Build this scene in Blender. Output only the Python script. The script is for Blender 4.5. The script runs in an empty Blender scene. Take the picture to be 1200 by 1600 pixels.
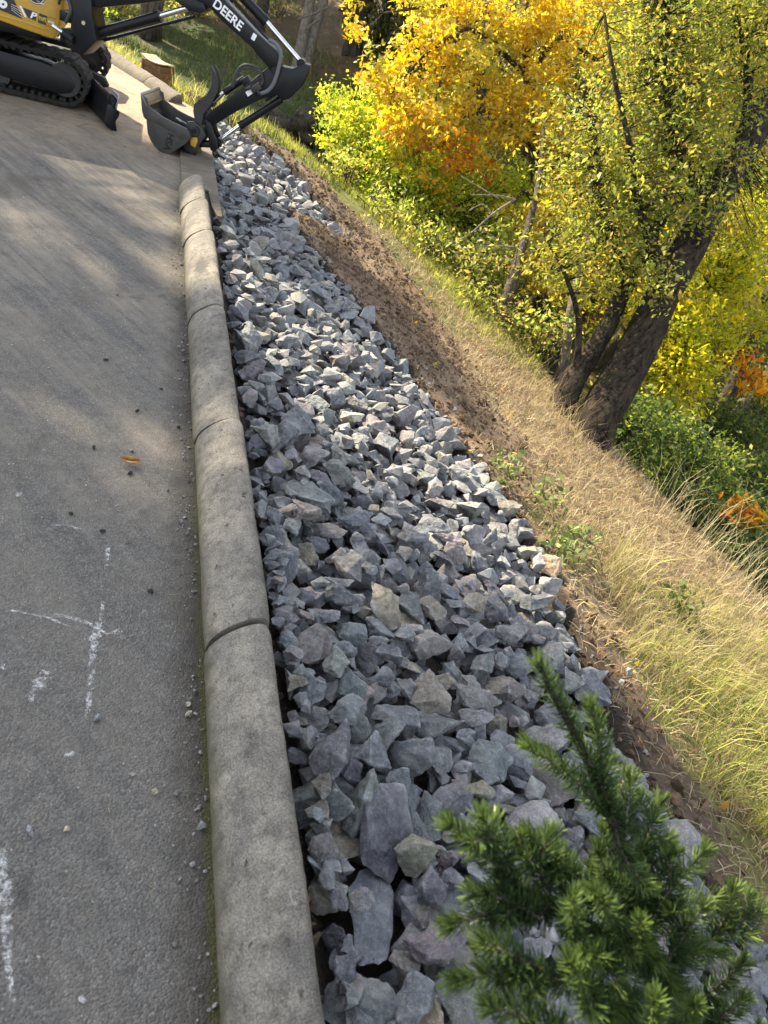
import bpy, bmesh, math, random
import numpy as np
from mathutils import Vector, Matrix, noise
R = math.radians
rng = np.random.default_rng(11)
random.seed(7)
SC = bpy.context.scene
COL = SC.collection

# ------------------------------------------------------------------ camera, sky, sun, exposure
cam_d = bpy.data.cameras.new('camera'); cam = bpy.data.objects.new('camera', cam_d); COL.objects.link(cam)
RT, UP, BK = (0.942, -0.224, 0.251), (-0.055, 0.634, 0.771), (-0.331, -0.740, 0.585)
rt = Vector(RT).normalized(); bk = Vector(BK); bk = (bk - rt * bk.dot(rt)).normalized(); up = bk.cross(rt)
cam.matrix_world = Matrix(((rt.x, up.x, bk.x, 0), (rt.y, up.y, bk.y, 0), (rt.z, up.z, bk.z, 1.6), (0, 0, 0, 1)))
cam_d.sensor_fit = 'VERTICAL'; cam_d.sensor_height = 24; cam_d.lens = 24 * 1109 / 1600
cam_d.clip_start = 0.05; cam_d.clip_end = 500
cam_d.dof.use_dof = True; cam_d.dof.focus_distance = 3.6; cam_d.dof.aperture_fstop = 3.4
SC.camera = cam
SUN_AZ, SUN_EL = -28.6, 34.0            # azimuth from +Y towards +X
w = bpy.data.worlds.new('World'); SC.world = w; w.use_nodes = True
sky = w.node_tree.nodes.new('ShaderNodeTexSky'); sky.sky_type = 'NISHITA'; sky.sun_disc = False
sky.sun_elevation = R(SUN_EL); sky.sun_rotation = R(SUN_AZ); sky.air_density = 1.0; sky.dust_density = 1.0; sky.ozone_density = 1.0
bgn = w.node_tree.nodes['Background']; bgn.inputs[1].default_value = 0.15
hsv = w.node_tree.nodes.new('ShaderNodeHueSaturation'); hsv.inputs['Saturation'].default_value = .42
w.node_tree.links.new(sky.outputs[0], hsv.inputs['Color']); w.node_tree.links.new(hsv.outputs[0], bgn.inputs[0])
S = Vector((math.sin(R(SUN_AZ)) * math.cos(R(SUN_EL)), math.cos(R(SUN_AZ)) * math.cos(R(SUN_EL)), math.sin(R(SUN_EL))))
sd = bpy.data.lights.new('sun', 'SUN'); sun = bpy.data.objects.new('sun', sd); COL.objects.link(sun)
sd.energy = 5.0; sd.angle = R(0.5); sd.color = (1.0, 0.86, 0.63)
sun.rotation_euler = S.to_track_quat('Z', 'Y').to_euler(); sun.location = S * 30
SC.view_settings.view_transform = 'Standard'; SC.view_settings.look = 'None'
SC.view_settings.exposure = 1.82; SC.view_settings.gamma = 1.0
SC.cycles.max_bounces = 6; SC.cycles.transparent_max_bounces = 6; SC.cycles.use_denoising = True

# ------------------------------------------------------------------ helpers
def tag(o, label=None, cat=None, group=None, kind=None):
    if label: o['label'] = label
    if cat: o['category'] = cat
    if group: o['group'] = group
    if kind: o['kind'] = kind
    return o
def empty(name, loc=(0, 0, 0), rz=0.0):
    o = bpy.data.objects.new(name, None); COL.objects.link(o); o.location = loc; o.rotation_euler = (0, 0, rz); o.empty_display_size = .1
    return o
def link(name, me, mat, parent=None):
    o = bpy.data.objects.new(name, me); COL.objects.link(o)
    if mat is not None and len(me.materials) == 0: me.materials.append(mat)
    if parent is not None: o.parent = parent
    return o
def mesh_np(name, V, F, cols=None, smooth=False, k=None):
    """V (n,3); F (m,k) equal-size faces; cols (n,3) point colours"""
    V = np.ascontiguousarray(V, np.float32); F = np.ascontiguousarray(F, np.int32); m, k = F.shape
    me = bpy.data.meshes.new(name); me.vertices.add(len(V)); me.vertices.foreach_set('co', V.ravel())
    me.loops.add(m * k); me.loops.foreach_set('vertex_index', F.ravel())
    me.polygons.add(m); me.polygons.foreach_set('loop_start', np.arange(0, m * k, k, dtype=np.int32))
    me.polygons.foreach_set('loop_total', np.full(m, k, np.int32))
    me.polygons.foreach_set('use_smooth', np.full(m, smooth, bool))
    me.update(calc_edges=True)
    if cols is not None:
        a = me.attributes.new('tint', 'FLOAT_COLOR', 'POINT')
        c = np.ones((len(V), 4), np.float32); c[:, :3] = cols; a.data.foreach_set('color', c.ravel())
    me.validate(); return me
class MB:
    def __init__(self, M=None): self.v = []; self.f = []; self.M = M
    def add(self, vs, fs):
        n = len(self.v); self.v += [tuple(self.M @ Vector(p)) if self.M is not None else tuple(p) for p in vs]; self.f += [tuple(i + n for i in f) for f in fs]; return self
    def box(self, c, s, rot=None):
        x, y, z = s[0] / 2, s[1] / 2, s[2] / 2
        P = [Vector(p) for p in ((-x, -y, -z), (x, -y, -z), (x, y, -z), (-x, y, -z), (-x, -y, z), (x, -y, z), (x, y, z), (-x, y, z))]
        if rot is not None: P = [rot @ p for p in P]
        return self.add([p + Vector(c) for p in P], [(3, 2, 1, 0), (4, 5, 6, 7), (0, 1, 5, 4), (1, 2, 6, 5), (2, 3, 7, 6), (3, 0, 4, 7)])
    def prism(self, poly, y0, y1):
        """poly of (x,z) extruded along y"""
        n = len(poly); a = sum(poly[i][0] * poly[(i + 1) % n][1] - poly[(i + 1) % n][0] * poly[i][1] for i in range(n))
        if a < 0: poly = poly[::-1]
        vs = [(p[0], y0, p[1]) for p in poly] + [(p[0], y1, p[1]) for p in poly]
        return self.add(vs, [tuple(range(n)), tuple(range(2 * n - 1, n - 1, -1))] + [((i + 1) % n, i, n + i, n + (i + 1) % n) for i in range(n)])
    def tube(self, pts, rad, n=10, cap=True):
        pts = [Vector(p) for p in pts]; m = len(pts)
        if not hasattr(rad, '__len__'): rad = [rad] * m
        vs = []; fs = []; t0 = (pts[1] - pts[0]).normalized()
        a = t0.orthogonal().normalized()
        for i in range(m):
            t = (pts[min(i + 1, m - 1)] - pts[max(i - 1, 0)]).normalized()
            a = (a - t * a.dot(t)).normalized(); b = t.cross(a)
            for j in range(n):
                g = 2 * math.pi * j / n; vs.append(pts[i] + (a * math.cos(g) + b * math.sin(g)) * rad[i])
        for i in range(m - 1):
            for j in range(n):
                k = (j + 1) % n; fs.append((i * n + j, i * n + k, (i + 1) * n + k, (i + 1) * n + j))
        if cap: fs.append(tuple(range(n - 1, -1, -1))); fs.append(tuple((m - 1) * n + j for j in range(n)))
        return self.add(vs, fs)
    def build(self, name, mat, parent=None, smooth=35, bevel=0.0):
        me = bpy.data.meshes.new(name); me.from_pydata(self.v, [], self.f); me.update()
        bm = bmesh.new(); bm.from_mesh(me)
        if bevel > 0:
            es = [e for e in bm.edges if len(e.link_faces) == 2 and e.calc_face_angle(0) > .5]
            bmesh.ops.bevel(bm, geom=es, offset=bevel, segments=2, profile=.5, affect='EDGES', clamp_overlap=True)
        bm.normal_update()
        if smooth:
            for f in bm.faces: f.smooth = True
            for e in bm.edges:
                if len(e.link_faces) == 2 and e.calc_face_angle(0) > R(smooth): e.smooth = False
        bm.to_mesh(me); bm.free()
        return link(name, me, mat, parent)
def curve_pts(pts, n=8):
    P = [Vector(p) for p in pts]; out = []
    for i in range(len(P) - 1):
        p0 = P[max(i - 1, 0)]; p1 = P[i]; p2 = P[i + 1]; p3 = P[min(i + 2, len(P) - 1)]
        for k in range(n):
            t = k / n
            out.append(.5 * ((2 * p1) + (p2 - p0) * t + (2 * p0 - 5 * p1 + 4 * p2 - p3) * t * t + (-p0 + 3 * p1 - 3 * p2 + p3) * t ** 3))
    out.append(P[-1]); return out

# ------------------------------------------------------------------ materials
class NT:
    def __init__(self, name):
        self.m = bpy.data.materials.new(name); self.m.use_nodes = True; self.t = self.m.node_tree; self.t.nodes.clear()
        self.out = self.n('OutputMaterial'); self.b = self.n('BsdfPrincipled'); self.l(self.b.outputs[0], self.out.inputs[0])
    def n(self, ty, **kw):
        x = self.t.nodes.new('ShaderNode' + ty)
        for k, v in kw.items(): setattr(x, k, v)
        return x
    def l(self, a, b): self.t.links.new(a, b)
    def obj(self): return self.n('TexCoord').outputs['Object']
    def pos(self): return self.n('NewGeometry').outputs['Position']
    def noise(self, vec, scale, detail=4, rough=.55, dist=0.0):
        x = self.n('TexNoise'); x.inputs['Scale'].default_value = scale; x.inputs['Detail'].default_value = detail; x.inputs['Roughness'].default_value = rough; x.inputs['Distortion'].default_value = dist
        if vec is not None: self.l(vec, x.inputs['Vector'])
        return x.outputs[0]
    def vor(self, vec, scale, feat='F1'):
        x = self.n('TexVoronoi', feature=feat); x.inputs['Scale'].default_value = scale; self.l(vec, x.inputs['Vector']); return x
    def ramp(self, fac, stops):
        x = self.n('ValToRGB'); e = x.color_ramp.elements
        while len(e) < len(stops): e.new(.5)
        for q, (p, c) in zip(e, stops):
            q.position = p; q.color = (*c, 1) if hasattr(c, '__len__') else (c, c, c, 1)
        self.l(fac, x.inputs[0]); return x.outputs[0]
    def mix(self, fac, a, b, mode='MIX'):
        x = self.n('Mix', data_type='RGBA', blend_type=mode)
        for s, v in ((x.inputs[0], fac), (x.inputs[6], a), (x.inputs[7], b)):
            if isinstance(v, (int, float)): s.default_value = v
            elif isinstance(v, tuple): s.default_value = (*v, 1)
            else: self.l(v, s)
        return x.outputs[2]
    def math(self, op, a, b=None, clamp=False):
        x = self.n('Math', operation=op); x.use_clamp = clamp
        for s, v in ((x.inputs[0], a), (x.inputs[1], b)):
            if v is None: continue
            if isinstance(v, (int, float)): s.default_value = v
            else: self.l(v, s)
        return x.outputs[0]
    def scale(self, vec, s):
        x = self.n('Mapping'); x.inputs['Scale'].default_value = s; self.l(vec, x.inputs['Vector']); return x.outputs[0]
    def attr(self, nm): return self.n('Attribute', attribute_name=nm).outputs['Color']
    def bump(self, h, strength=.5, dist=.01):
        x = self.n('Bump'); x.inputs['Strength'].default_value = strength; x.inputs['Distance'].default_value = dist
        self.l(h, x.inputs['Height']); self.l(x.outputs[0], self.b.inputs['Normal']); return x
    def set(self, col=None, rough=.8, metal=0.0, spec=.4):
        if col is not None:
            if isinstance(col, tuple): self.b.inputs['Base Color'].default_value = (*col, 1)
            else: self.l(col, self.b.inputs['Base Color'])
        if isinstance(rough, (int, float)): self.b.inputs['Roughness'].default_value = rough
        else: self.l(rough, self.b.inputs['Roughness'])
        self.b.inputs['Metallic'].default_value = metal; self.b.inputs['Specular IOR Level'].default_value = spec
        return self.m

def m_leaf(name, trans=.55, rough=.5):
    t = NT(name); c = t.attr('tint'); t.set(c, rough, 0, .25)
    tr = t.n('BsdfTranslucent'); hs = t.n('HueSaturation'); hs.inputs['Saturation'].default_value = 1.1; hs.inputs['Value'].default_value = 1.5
    t.l(c, hs.inputs['Color']); t.l(hs.outputs[0], tr.inputs[0])
    mx = t.n('MixShader'); mx.inputs[0].default_value = trans; t.l(t.b.outputs[0], mx.inputs[1]); t.l(tr.outputs[0], mx.inputs[2]); t.l(mx.outputs[0], t.out.inputs[0])
    return t.m
def m_rock():
    t = NT('quarry_rock'); p = t.obj(); c = t.attr('tint')
    n1 = t.noise(p, 9, 6, .65); n2 = t.noise(p, 60, 5, .7); n3 = t.noise(p, 260, 3, .6)
    c1 = t.mix(1.0, c, t.ramp(n1, [(.28, .58), (.5, .98), (.75, 1.42)]), 'MULTIPLY')
    c2 = t.mix(1.0, c1, t.ramp(n2, [(.3, .58), (.52, 1.0), (.75, 1.55)]), 'MULTIPLY')
    c3 = t.mix(1.0, c2, t.ramp(n3, [(.3, .68), (.55, 1.0), (.72, 1.45)]), 'MULTIPLY')
    v = t.noise(t.scale(p, (1, 2.4, 1.3)), 14, 3, .5, 1.5)      # thin pale veins
    vein = t.ramp(v, [(.485, 0.0), (.5, 1.0), (.515, 0.0)])
    c4 = t.mix(t.math('MULTIPLY', vein, .22), c3, (.42, .44, .46))
    dust = t.ramp(t.noise(p, 5, 3), [(.45, 0.0), (.8, .35)])
    c5 = t.mix(dust, c4, (.30, .285, .25))
    pt = t.n('NewGeometry').outputs['Pointiness']; ed = t.math('MULTIPLY', t.ramp(pt, [(.515, 0.0), (.58, 1.0)]), t.ramp(n2, [(.35, .1), (.6, .6)]))
    c5 = t.mix(ed, c5, (.36, .37, .38))
    h = t.math('ADD', t.math('MULTIPLY', n1, .6), t.math('ADD', t.math('MULTIPLY', n2, .35), t.math('MULTIPLY', n3, .12)))
    t.bump(h, .9, .012); return t.set(c5, t.ramp(n2, [(.3, .6), (.7, .85)]), 0, .35)
def m_asphalt():
    t = NT('dusty_asphalt'); p = t.pos()
    ag = t.vor(p, 210); agc = t.n('SeparateColor'); t.l(ag.outputs['Color'], agc.inputs[0])
    fine = t.noise(p, 330, 3, .6); mid = t.noise(p, 22, 5, .6); big = t.noise(p, 1.3, 4, .6, .4)
    cb = t.n('CombineXYZ')
    for k, (e, s_) in enumerate((((.52, -.85, 0), .45), ((.85, .52, 0), 4.6))):
        dt = t.n('VectorMath', operation='DOT_PRODUCT'); dt.inputs[1].default_value = Vector(e) * s_; t.l(p, dt.inputs[0]); t.l(dt.outputs['Value'], cb.inputs[k])
    streak = t.noise(cb.outputs[0], 2.0, 6, .66, .5); swirl = t.noise(cb.outputs[0], 7.0, 5, .7, .8)
    base = t.ramp(agc.outputs[0], [(0, (.070, .066, .061)), (.55, (.108, .102, .093)), (.95, (.140, .132, .119)), (1, (.19, .18, .164))])
    base = t.mix(1.0, base, t.ramp(fine, [(.3, .72), (.6, 1.08), (.8, 1.3)]), 'MULTIPLY')
    base = t.mix(1.0, base, t.ramp(mid, [(.3, .82), (.7, 1.15)]), 'MULTIPLY')
    sx = t.n('SeparateXYZ'); t.l(p, sx.inputs[0])
    far = t.n('MapRange'); far.inputs[1].default_value = 1.0; far.inputs[2].default_value = 6.0; t.l(sx.outputs[1], far.inputs[0])
    dust = t.math('MULTIPLY', t.ramp(t.math('ADD', t.math('MULTIPLY', big, .45), t.math('MULTIPLY', streak, .55)), [(.41, 0.0), (.58, 1.0)]), t.math('ADD', t.math('MULTIPLY', far.outputs[0], .62), .24), True)
    c = t.mix(dust, base, t.mix(mid, (.175, .152, .122), (.26, .228, .182)))
    sw = t.math('MULTIPLY', far.outputs[0], .75)
    c = t.mix(sw, c, t.mix(1.0, c, t.ramp(swirl, [(.30, .52), (.5, 1.0), (.70, 1.45)]), 'MULTIPLY'))
    rb = t.math('MULTIPLY', t.ramp(t.noise(p, 1.9, 4, .6, .5), [(.54, 0.0), (.66, .6)]), far.outputs[0]); c = t.mix(rb, c, (.082, .062, .046))
    # brown soil tracked on by the machine, far end
    f2 = t.n('MapRange'); f2.inputs[1].default_value = 5.6; f2.inputs[2].default_value = 7.4; t.l(sx.outputs[1], f2.inputs[0])
    soil = t.math('MULTIPLY', f2.outputs[0], t.ramp(t.noise(p, 3.5, 5, .65), [(.3, .35), (.6, 1.0)]))
    c = t.mix(soil, c, t.mix(t.noise(p, 14, 5, .7), (.24, .165, .10), (.44, .36, .255)))
    # wet organic fines along the gutter
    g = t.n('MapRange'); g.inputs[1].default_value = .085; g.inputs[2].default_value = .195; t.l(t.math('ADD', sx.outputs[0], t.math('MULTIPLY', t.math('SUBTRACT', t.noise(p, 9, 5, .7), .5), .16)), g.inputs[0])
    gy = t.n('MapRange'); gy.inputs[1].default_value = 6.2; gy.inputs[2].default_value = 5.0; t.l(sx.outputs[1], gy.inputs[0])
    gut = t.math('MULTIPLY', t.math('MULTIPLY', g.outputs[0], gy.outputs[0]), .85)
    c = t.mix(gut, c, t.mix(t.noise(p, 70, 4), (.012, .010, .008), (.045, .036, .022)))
    ms = t.n('MapRange'); ms.inputs[1].default_value = .180; ms.inputs[2].default_value = .196; t.l(t.math('ADD', sx.outputs[0], t.math('MULTIPLY', t.math('SUBTRACT', t.noise(p, 16, 4, .7), .5), .05)), ms.inputs[0])
    my = t.n('MapRange'); my.inputs[1].default_value = 2.6; my.inputs[2].default_value = 1.2; t.l(sx.outputs[1], my.inputs[0])
    c = t.mix(t.math('MULTIPLY', t.math('MULTIPLY', ms.outputs[0], my.outputs[0]), .8), c, t.mix(t.noise(p, 60, 3), (.028, .030, .008), (.075, .072, .020)))
    stain = t.ramp(t.noise(p, 4.2, 4, .6, .8), [(.62, 0.0), (.72, .55)])
    c = t.mix(stain, c, (.045, .043, .042))
    h = t.math('ADD', t.math('MULTIPLY', ag.outputs['Distance'], -1.1), t.math('ADD', t.math('MULTIPLY', fine, .35), t.math('MULTIPLY', mid, .8)))
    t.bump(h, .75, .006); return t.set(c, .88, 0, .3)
def m_concrete(name='kerb_concrete', warm=(.30, .275, .235), cool=(.20, .19, .175)):
    t = NT(name); p = t.pos(); n0 = t.noise(p, 3.0, 5, .65, .5); n1 = t.noise(p, 26, 5, .65); n2 = t.noise(p, 240, 3, .6)
    c = t.mix(t.ramp(n0, [(.38, 0.0), (.60, 1.0)]), cool, warm)
    scr = t.noise(t.scale(p, (1, .10, 1)), 70, 3, .6); c = t.mix(1.0, c, t.ramp(scr, [(.30, .92), (.55, 1.0), (.72, 1.10)]), 'MULTIPLY')
    c = t.mix(1.0, c, t.ramp(n1, [(.25, .5), (.5, 1.0), (.75, 1.28)]), 'MULTIPLY')
    c = t.mix(1.0, c, t.ramp(n2, [(.3, .5), (.5, 1.0), (.7, 1.5)]), 'MULTIPLY')
    pv = t.n('VectorMath', operation='ADD'); nd = t.n('TexNoise'); nd.inputs['Scale'].default_value = 60; t.l(p, nd.inputs['Vector']); ns = t.n('VectorMath', operation='SCALE'); ns.inputs['Scale'].default_value = .022; t.l(nd.outputs['Color'], ns.inputs[0]); t.l(t.scale(p, (1, .7, 1)), pv.inputs[0]); t.l(ns.outputs[0], pv.inputs[1]); pit = t.vor(pv.outputs[0], 34); ps = t.math('MULTIPLY', t.ramp(pit.outputs['Distance'], [(.10, .95), (.24, 0.0)]), t.ramp(t.noise(p, 9, 4), [(.50, 0.0), (.60, 1.0)]))
    c = t.mix(ps, c, (.035, .032, .03))
    if name == 'kerb_concrete':                                  # one oily smear on the face of the fourth section
        sv = t.n('VectorMath', operation='SUBTRACT'); sv.inputs[1].default_value = (.275, 3.93, .10); t.l(p, sv.inputs[0]); sl = t.n('VectorMath', operation='LENGTH'); t.l(t.scale(sv.outputs[0], (22, 5.5, 10)), sl.inputs[0])
        sm = t.ramp(t.math('ADD', sl.outputs['Value'], t.math('MULTIPLY', t.math('SUBTRACT', t.noise(p, 24, 4), .5), 1.6)), [(.55, .75), (.95, 0.0)]); c = t.mix(sm, c, (.05, .048, .045))
    drip = t.noise(t.scale(p, (1, .35, 1)), 38, 4, .7, 1.2); c = t.mix(t.ramp(drip, [(.66, 0.0), (.74, .35)]), c, (.40, .385, .35)); c = t.mix(t.ramp(t.noise(p, 11, 5, .7, .8), [(.58, 0.0), (.74, .55)]), c, (.07, .064, .056))
    sx = t.n('SeparateXYZ'); t.l(p, sx.inputs[0])
    lo = t.n('MapRange'); lo.inputs[1].default_value = .075; lo.inputs[2].default_value = .0; t.l(t.math('ADD', sx.outputs[2], t.math('MULTIPLY', t.math('SUBTRACT', n1, .5), .05)), lo.inputs[0])
    c = t.mix(t.math('MULTIPLY', lo.outputs[0], .9), c, t.mix(t.noise(p, 12, 3), (.06, .06, .022), (.05, .04, .028)))
    t.bump(t.math('ADD', t.math('SUBTRACT', t.math('MULTIPLY', n1, .6), ps), t.math('MULTIPLY', n2, .35)), .6, .006)
    return t.set(c, .9, 0, .25)
def m_ground():
    t = NT('bank_soil'); p = t.pos(); c = t.attr('tint')
    n1 = t.noise(p, 7, 6, .7); n2 = t.noise(p, 55, 5, .7); n3 = t.noise(p, 200, 3, .6)
    c = t.mix(1.0, c, t.ramp(n1, [(.25, .55), (.5, 1.0), (.75, 1.4)]), 'MULTIPLY')
    c = t.mix(1.0, c, t.ramp(n2, [(.25, .55), (.5, 1.0), (.75, 1.5)]), 'MULTIPLY')
    fl = t.vor(p, 16); fs = t.n('SeparateColor'); t.l(fl.outputs['Color'], fs.inputs[0])
    t.bump(t.math('ADD', t.math('MULTIPLY', n1, .8), t.math('ADD', t.math('MULTIPLY', n2, .6), t.math('MULTIPLY', n3, .25))), .9, .03)
    return t.set(c, .95, 0, .15)
def m_plain(name, col, rough=.5, metal=0.0, spec=.5, dirt=.25, dcol=(.16, .13, .10), sc=6.0):
    t = NT(name); p = t.obj(); n = t.noise(p, sc, 6, .7); n2 = t.noise(p, sc * 9, 4, .6)
    f = t.math('MULTIPLY', t.ramp(n, [(.42, 0.0), (.75, 1.0)]), dirt)
    c = t.mix(f, t.mix(1.0, col, t.ramp(n2, [(.3, .88), (.7, 1.1)]), 'MULTIPLY'), dcol)
    t.bump(n2, .12, .003)
    return t.set(c, t.math('ADD', t.math('MULTIPLY', n, .25), rough - .1), metal, spec)
def m_bark(name, a, b, sc=14, axis=None):
    t = NT(name); p = t.pos(); q = t.scale(p, (1, 1, .22))
    if axis is not None:
        ax = Vector(axis).normalized(); e1 = ax.orthogonal().normalized(); e2 = ax.cross(e1); cb = t.n('CombineXYZ')
        for k, (e, s_) in enumerate(((e1, 1.0), (e2, 1.0), (ax, .16))):
            dt = t.n('VectorMath', operation='DOT_PRODUCT'); dt.inputs[1].default_value = e * s_; t.l(p, dt.inputs[0]); t.l(dt.outputs['Value'], cb.inputs[k])
        q = cb.outputs[0]
    n = t.noise(q, sc, 6, .7, .6); n2 = t.noise(p, 60, 4, .7); n3 = t.noise(p, 2.5, 3)
    c = t.mix(t.ramp(n, [(.36, 0.0), (.62, 1.0)]), a, b)
    c = t.mix(1.0, c, t.ramp(n2, [(.3, .7), (.7, 1.3)]), 'MULTIPLY')
    c = t.mix(t.ramp(n3, [(.55, 0.0), (.75, .4)]), c, (.09, .10, .035))
    t.bump(t.math('ADD', n, t.math('MULTIPLY', n2, .3)), 1.0, .05); return t.set(c, .95, 0, .15)
def m_wood(name, a, b):
    t = NT(name); p = t.obj(); n = t.noise(t.scale(p, (1.0, 14, 14)), 3, 6, .65, .3); n2 = t.noise(p, 5, 4)
    c = t.mix(t.ramp(n, [(.3, 0.0), (.7, 1.0)]), a, b); c = t.mix(1.0, c, t.ramp(n2, [(.3, .75), (.7, 1.2)]), 'MULTIPLY')
    t.bump(n, .4, .004); return t.set(c, .85, 0, .2)
def m_chalk():
    t = NT('white_chalk'); p = t.pos(); n = t.noise(p, 120, 4, .7); n2 = t.noise(p, 26, 4, .7)
    c = t.attr('tint'); sep = t.n('SeparateColor'); t.l(c, sep.inputs[0])
    a = t.ramp(t.math('ADD', t.math('MULTIPLY', n, .6), t.math('ADD', t.math('MULTIPLY', n2, .4), t.math('MULTIPLY', sep.outputs[0], .34))), [(.80, 0.0), (.98, .7)])
    t.l(a, t.b.inputs['Alpha']); return t.set((.62, .62, .60), .95, 0, .1)
def m_needle(): return m_leaf('fir_needle', .18, .34)
D_LEAN = (.50, .12, .86)
M_ROCK = m_rock(); M_ASPH = m_asphalt(); M_CONC = m_concrete('kerb_concrete', (.190, .170, .138), (.108, .100, .088)); M_GRND = m_ground(); M_CHALK = m_chalk()
M_CONCF = m_concrete('far_kerb_concrete', (.15, .125, .095), (.10, .086, .066))
M_LEAF = m_leaf('leaf'); M_GRASS = m_leaf('grass_blade', .35, .6); M_NEED = m_needle()
M_BARK = m_bark('furrowed_bark', (.035, .028, .022), (.16, .13, .10)); M_BARKP = m_bark('pale_bark', (.09, .075, .055), (.26, .22, .17), 20)
M_BARKL = m_bark('leaning_bark', (.005, .004, .003), (.072, .054, .038), 26, Vector(D_LEAN)); M_BARKD = m_bark('dark_bark', (.03, .026, .02), (.10, .085, .06), 20); M_DEADW = m_bark('bleached_twig', (.25, .22, .18), (.45, .41, .34), 30)
M_YEL = m_plain('machine_yellow', (.46, .26, .022), .42, 0, .5, .18, (.30, .22, .10))
M_BLK = m_plain('black_paint', (.005, .0052, .007), .42, 0, .28, .10, (.05, .042, .035)); M_RUB = m_plain('track_rubber', (.011, .011, .011), .8, 0, .25, .5, (.055, .045, .035), 14)
M_STEEL = m_plain('worn_steel', (.026, .026, .026), .5, .2, .4, .4, (.07, .058, .046), 10); M_CHR = m_plain('chrome_rod', (.75, .76, .78), .12, 1, .5, .02)
M_EDGE = m_plain('bare_steel_edge', (.22, .21, .20), .35, .8, .5, .2); M_HOSE = m_plain('hose_rubber', (.03, .032, .034), .55, 0, .4, .1); M_HOSEG = m_plain('hose_sleeve', (.10, .11, .12), .6, 0, .4, .2)
M_WHT = m_plain('white_decal', (.72, .72, .72), .5, 0, .4, .03); M_BDEC = m_plain('black_decal', (.012, .012, .016), .35, 0, .5, .02); M_YDEC = m_plain('yellow_decal', (.62, .42, .04), .45, 0, .4, .02); M_GDEC = m_plain('green_decal', (.012, .03, .016), .4, 0, .4, .02)
M_BOX = m_wood('brown_planks', (.09, .045, .02), (.22, .125, .055)); M_LID = m_wood('pale_lid', (.36, .28, .17), (.5, .40, .25)); M_PLY = m_wood('dusty_plywood', (.10, .085, .064), (.20, .17, .128))

# ------------------------------------------------------------------ terrain and measured layout (metres)
EDGE=np.array([(.40,-6),(.40,5),(.45,7.3),(.38,8.7),(-.06,9.4),(-.74,10.7),(-2.6,14),(-6,20),(-16,34)],float)
SEG=EDGE[1:]-EDGE[:-1]; LEN=np.hypot(SEG[:,0],SEG[:,1]); CUM=np.concatenate([[0],np.cumsum(LEN)])
def edge_ds(x,y):
    x=np.asarray(x,float); y=np.asarray(y,float)
    best=np.full(x.shape,1e9); sg=np.ones(x.shape); ss=np.zeros(x.shape)
    for i in range(len(SEG)):
        ex,ey=SEG[i]; px=x-EDGE[i,0]; py=y-EDGE[i,1]
        t=(px*ex+py*ey)/(LEN[i]**2); lo=-1e3 if i==0 else 0.; hi=1e3 if i==len(SEG)-1 else 1.
        t=np.clip(t,lo,hi); dx=px-t*ex; dy=py-t*ey; q=dx*dx+dy*dy
        m=q<best; best=np.where(m,q,best)
        sg=np.where(m,np.where(px*ey-py*ex>0,1.,-1.),sg); ss=np.where(m,CUM[i]+t*LEN[i],ss)
    return np.sqrt(best)*sg, ss-6.0      # s ~ y along the straight part
def ss(a,b,x):
    t=np.clip((x-a)/(b-a),0,1); return t*t*(3-2*t)
BED=np.array([(.40,-.4),(1.95,-.4),(2.0,.5),(1.93,.9),(1.93,1.35),(2.03,1.75),(2.05,2.2),(2.10,2.75),(1.95,3.3),(1.86,4.2),(1.60,5.0),(1.34,5.8),(1.15,6.5),(1.2,6.9),(1.75,6.9),(1.72,7.5),(1.5,8.3),(.95,9.2),(.45,9.3),(.46,7.3),(.42,5.2)])
def poly_sd(P,x,y):
    x=np.asarray(x,float); y=np.asarray(y,float); ins=np.zeros(x.shape,bool); best=np.full(x.shape,1e9)
    n=len(P)
    for i in range(n):
        ax,ay=P[i]; bx,by=P[(i+1)%n]; ex,ey=bx-ax,by-ay
        t=np.clip(((x-ax)*ex+(y-ay)*ey)/(ex*ex+ey*ey+1e-12),0,1)
        best=np.minimum(best,(x-ax-t*ex)**2+(y-ay-t*ey)**2)
        c=((ay>y)!=(by>y)); 
        with np.errstate(divide='ignore',invalid='ignore'): xi=ax+(y-ay)*ex/(ey if abs(ey)>1e-12 else 1e-12)
        ins^=c&(x<xi)
    return np.where(ins,-1,1)*np.sqrt(best)    # negative inside
def nominal(x,y):
    d,s=edge_ds(x,y)
    W=np.interp(s,[0,2.9,5,6,7.8,9.6,11,14],[4.7,4.3,3.55,3.4,2.95,2.2,1.8,1.6])
    k=np.interp(s,[0,6,9,11,16],[.35,.35,.30,.16,.10])
    F=np.interp(s,[0,6,9,12,16,24],[3.6,3.4,2.2,1.1,.8,.8])
    dp=np.maximum(d,0)
    z=-.04-k*np.minimum(dp,W)
    e=np.maximum(dp-W,0)
    soft=np.where(e<.5,e*e*1.0,e-.25)       # rounded brow
    fall=np.where(e<F+.25,soft,F)
    z=z-fall*.95
    r=np.maximum(e-F-1.6,0)
    rs=np.where(r<3,r*r/6,r-1.5)
    g=np.interp(s,[0,8,12,18],[.42,.42,.36,.30])
    z=z+rs*g
    # road side
    l=np.maximum(-d-6.5,0)
    z=np.where(d<0,-.03+.12*l,z)
    return np.minimum(z,16.),d,s,W
def terrain(x,y):
    z,d,s,W=nominal(x,y)
    b=poly_sd(BED,x,y)
    dep=np.interp(y,[0,5.5,7.5],[.13,.13,.26])
    z=z-dep*ss(.05,-.10,b)*(d>0)
    z=z+.15*np.exp(-((b-.22)/.2)**2)*ss(7.4,8.2,y)*ss(10.2,9.4,y)*(d>.35)*(b>-.05)
    return z
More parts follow.
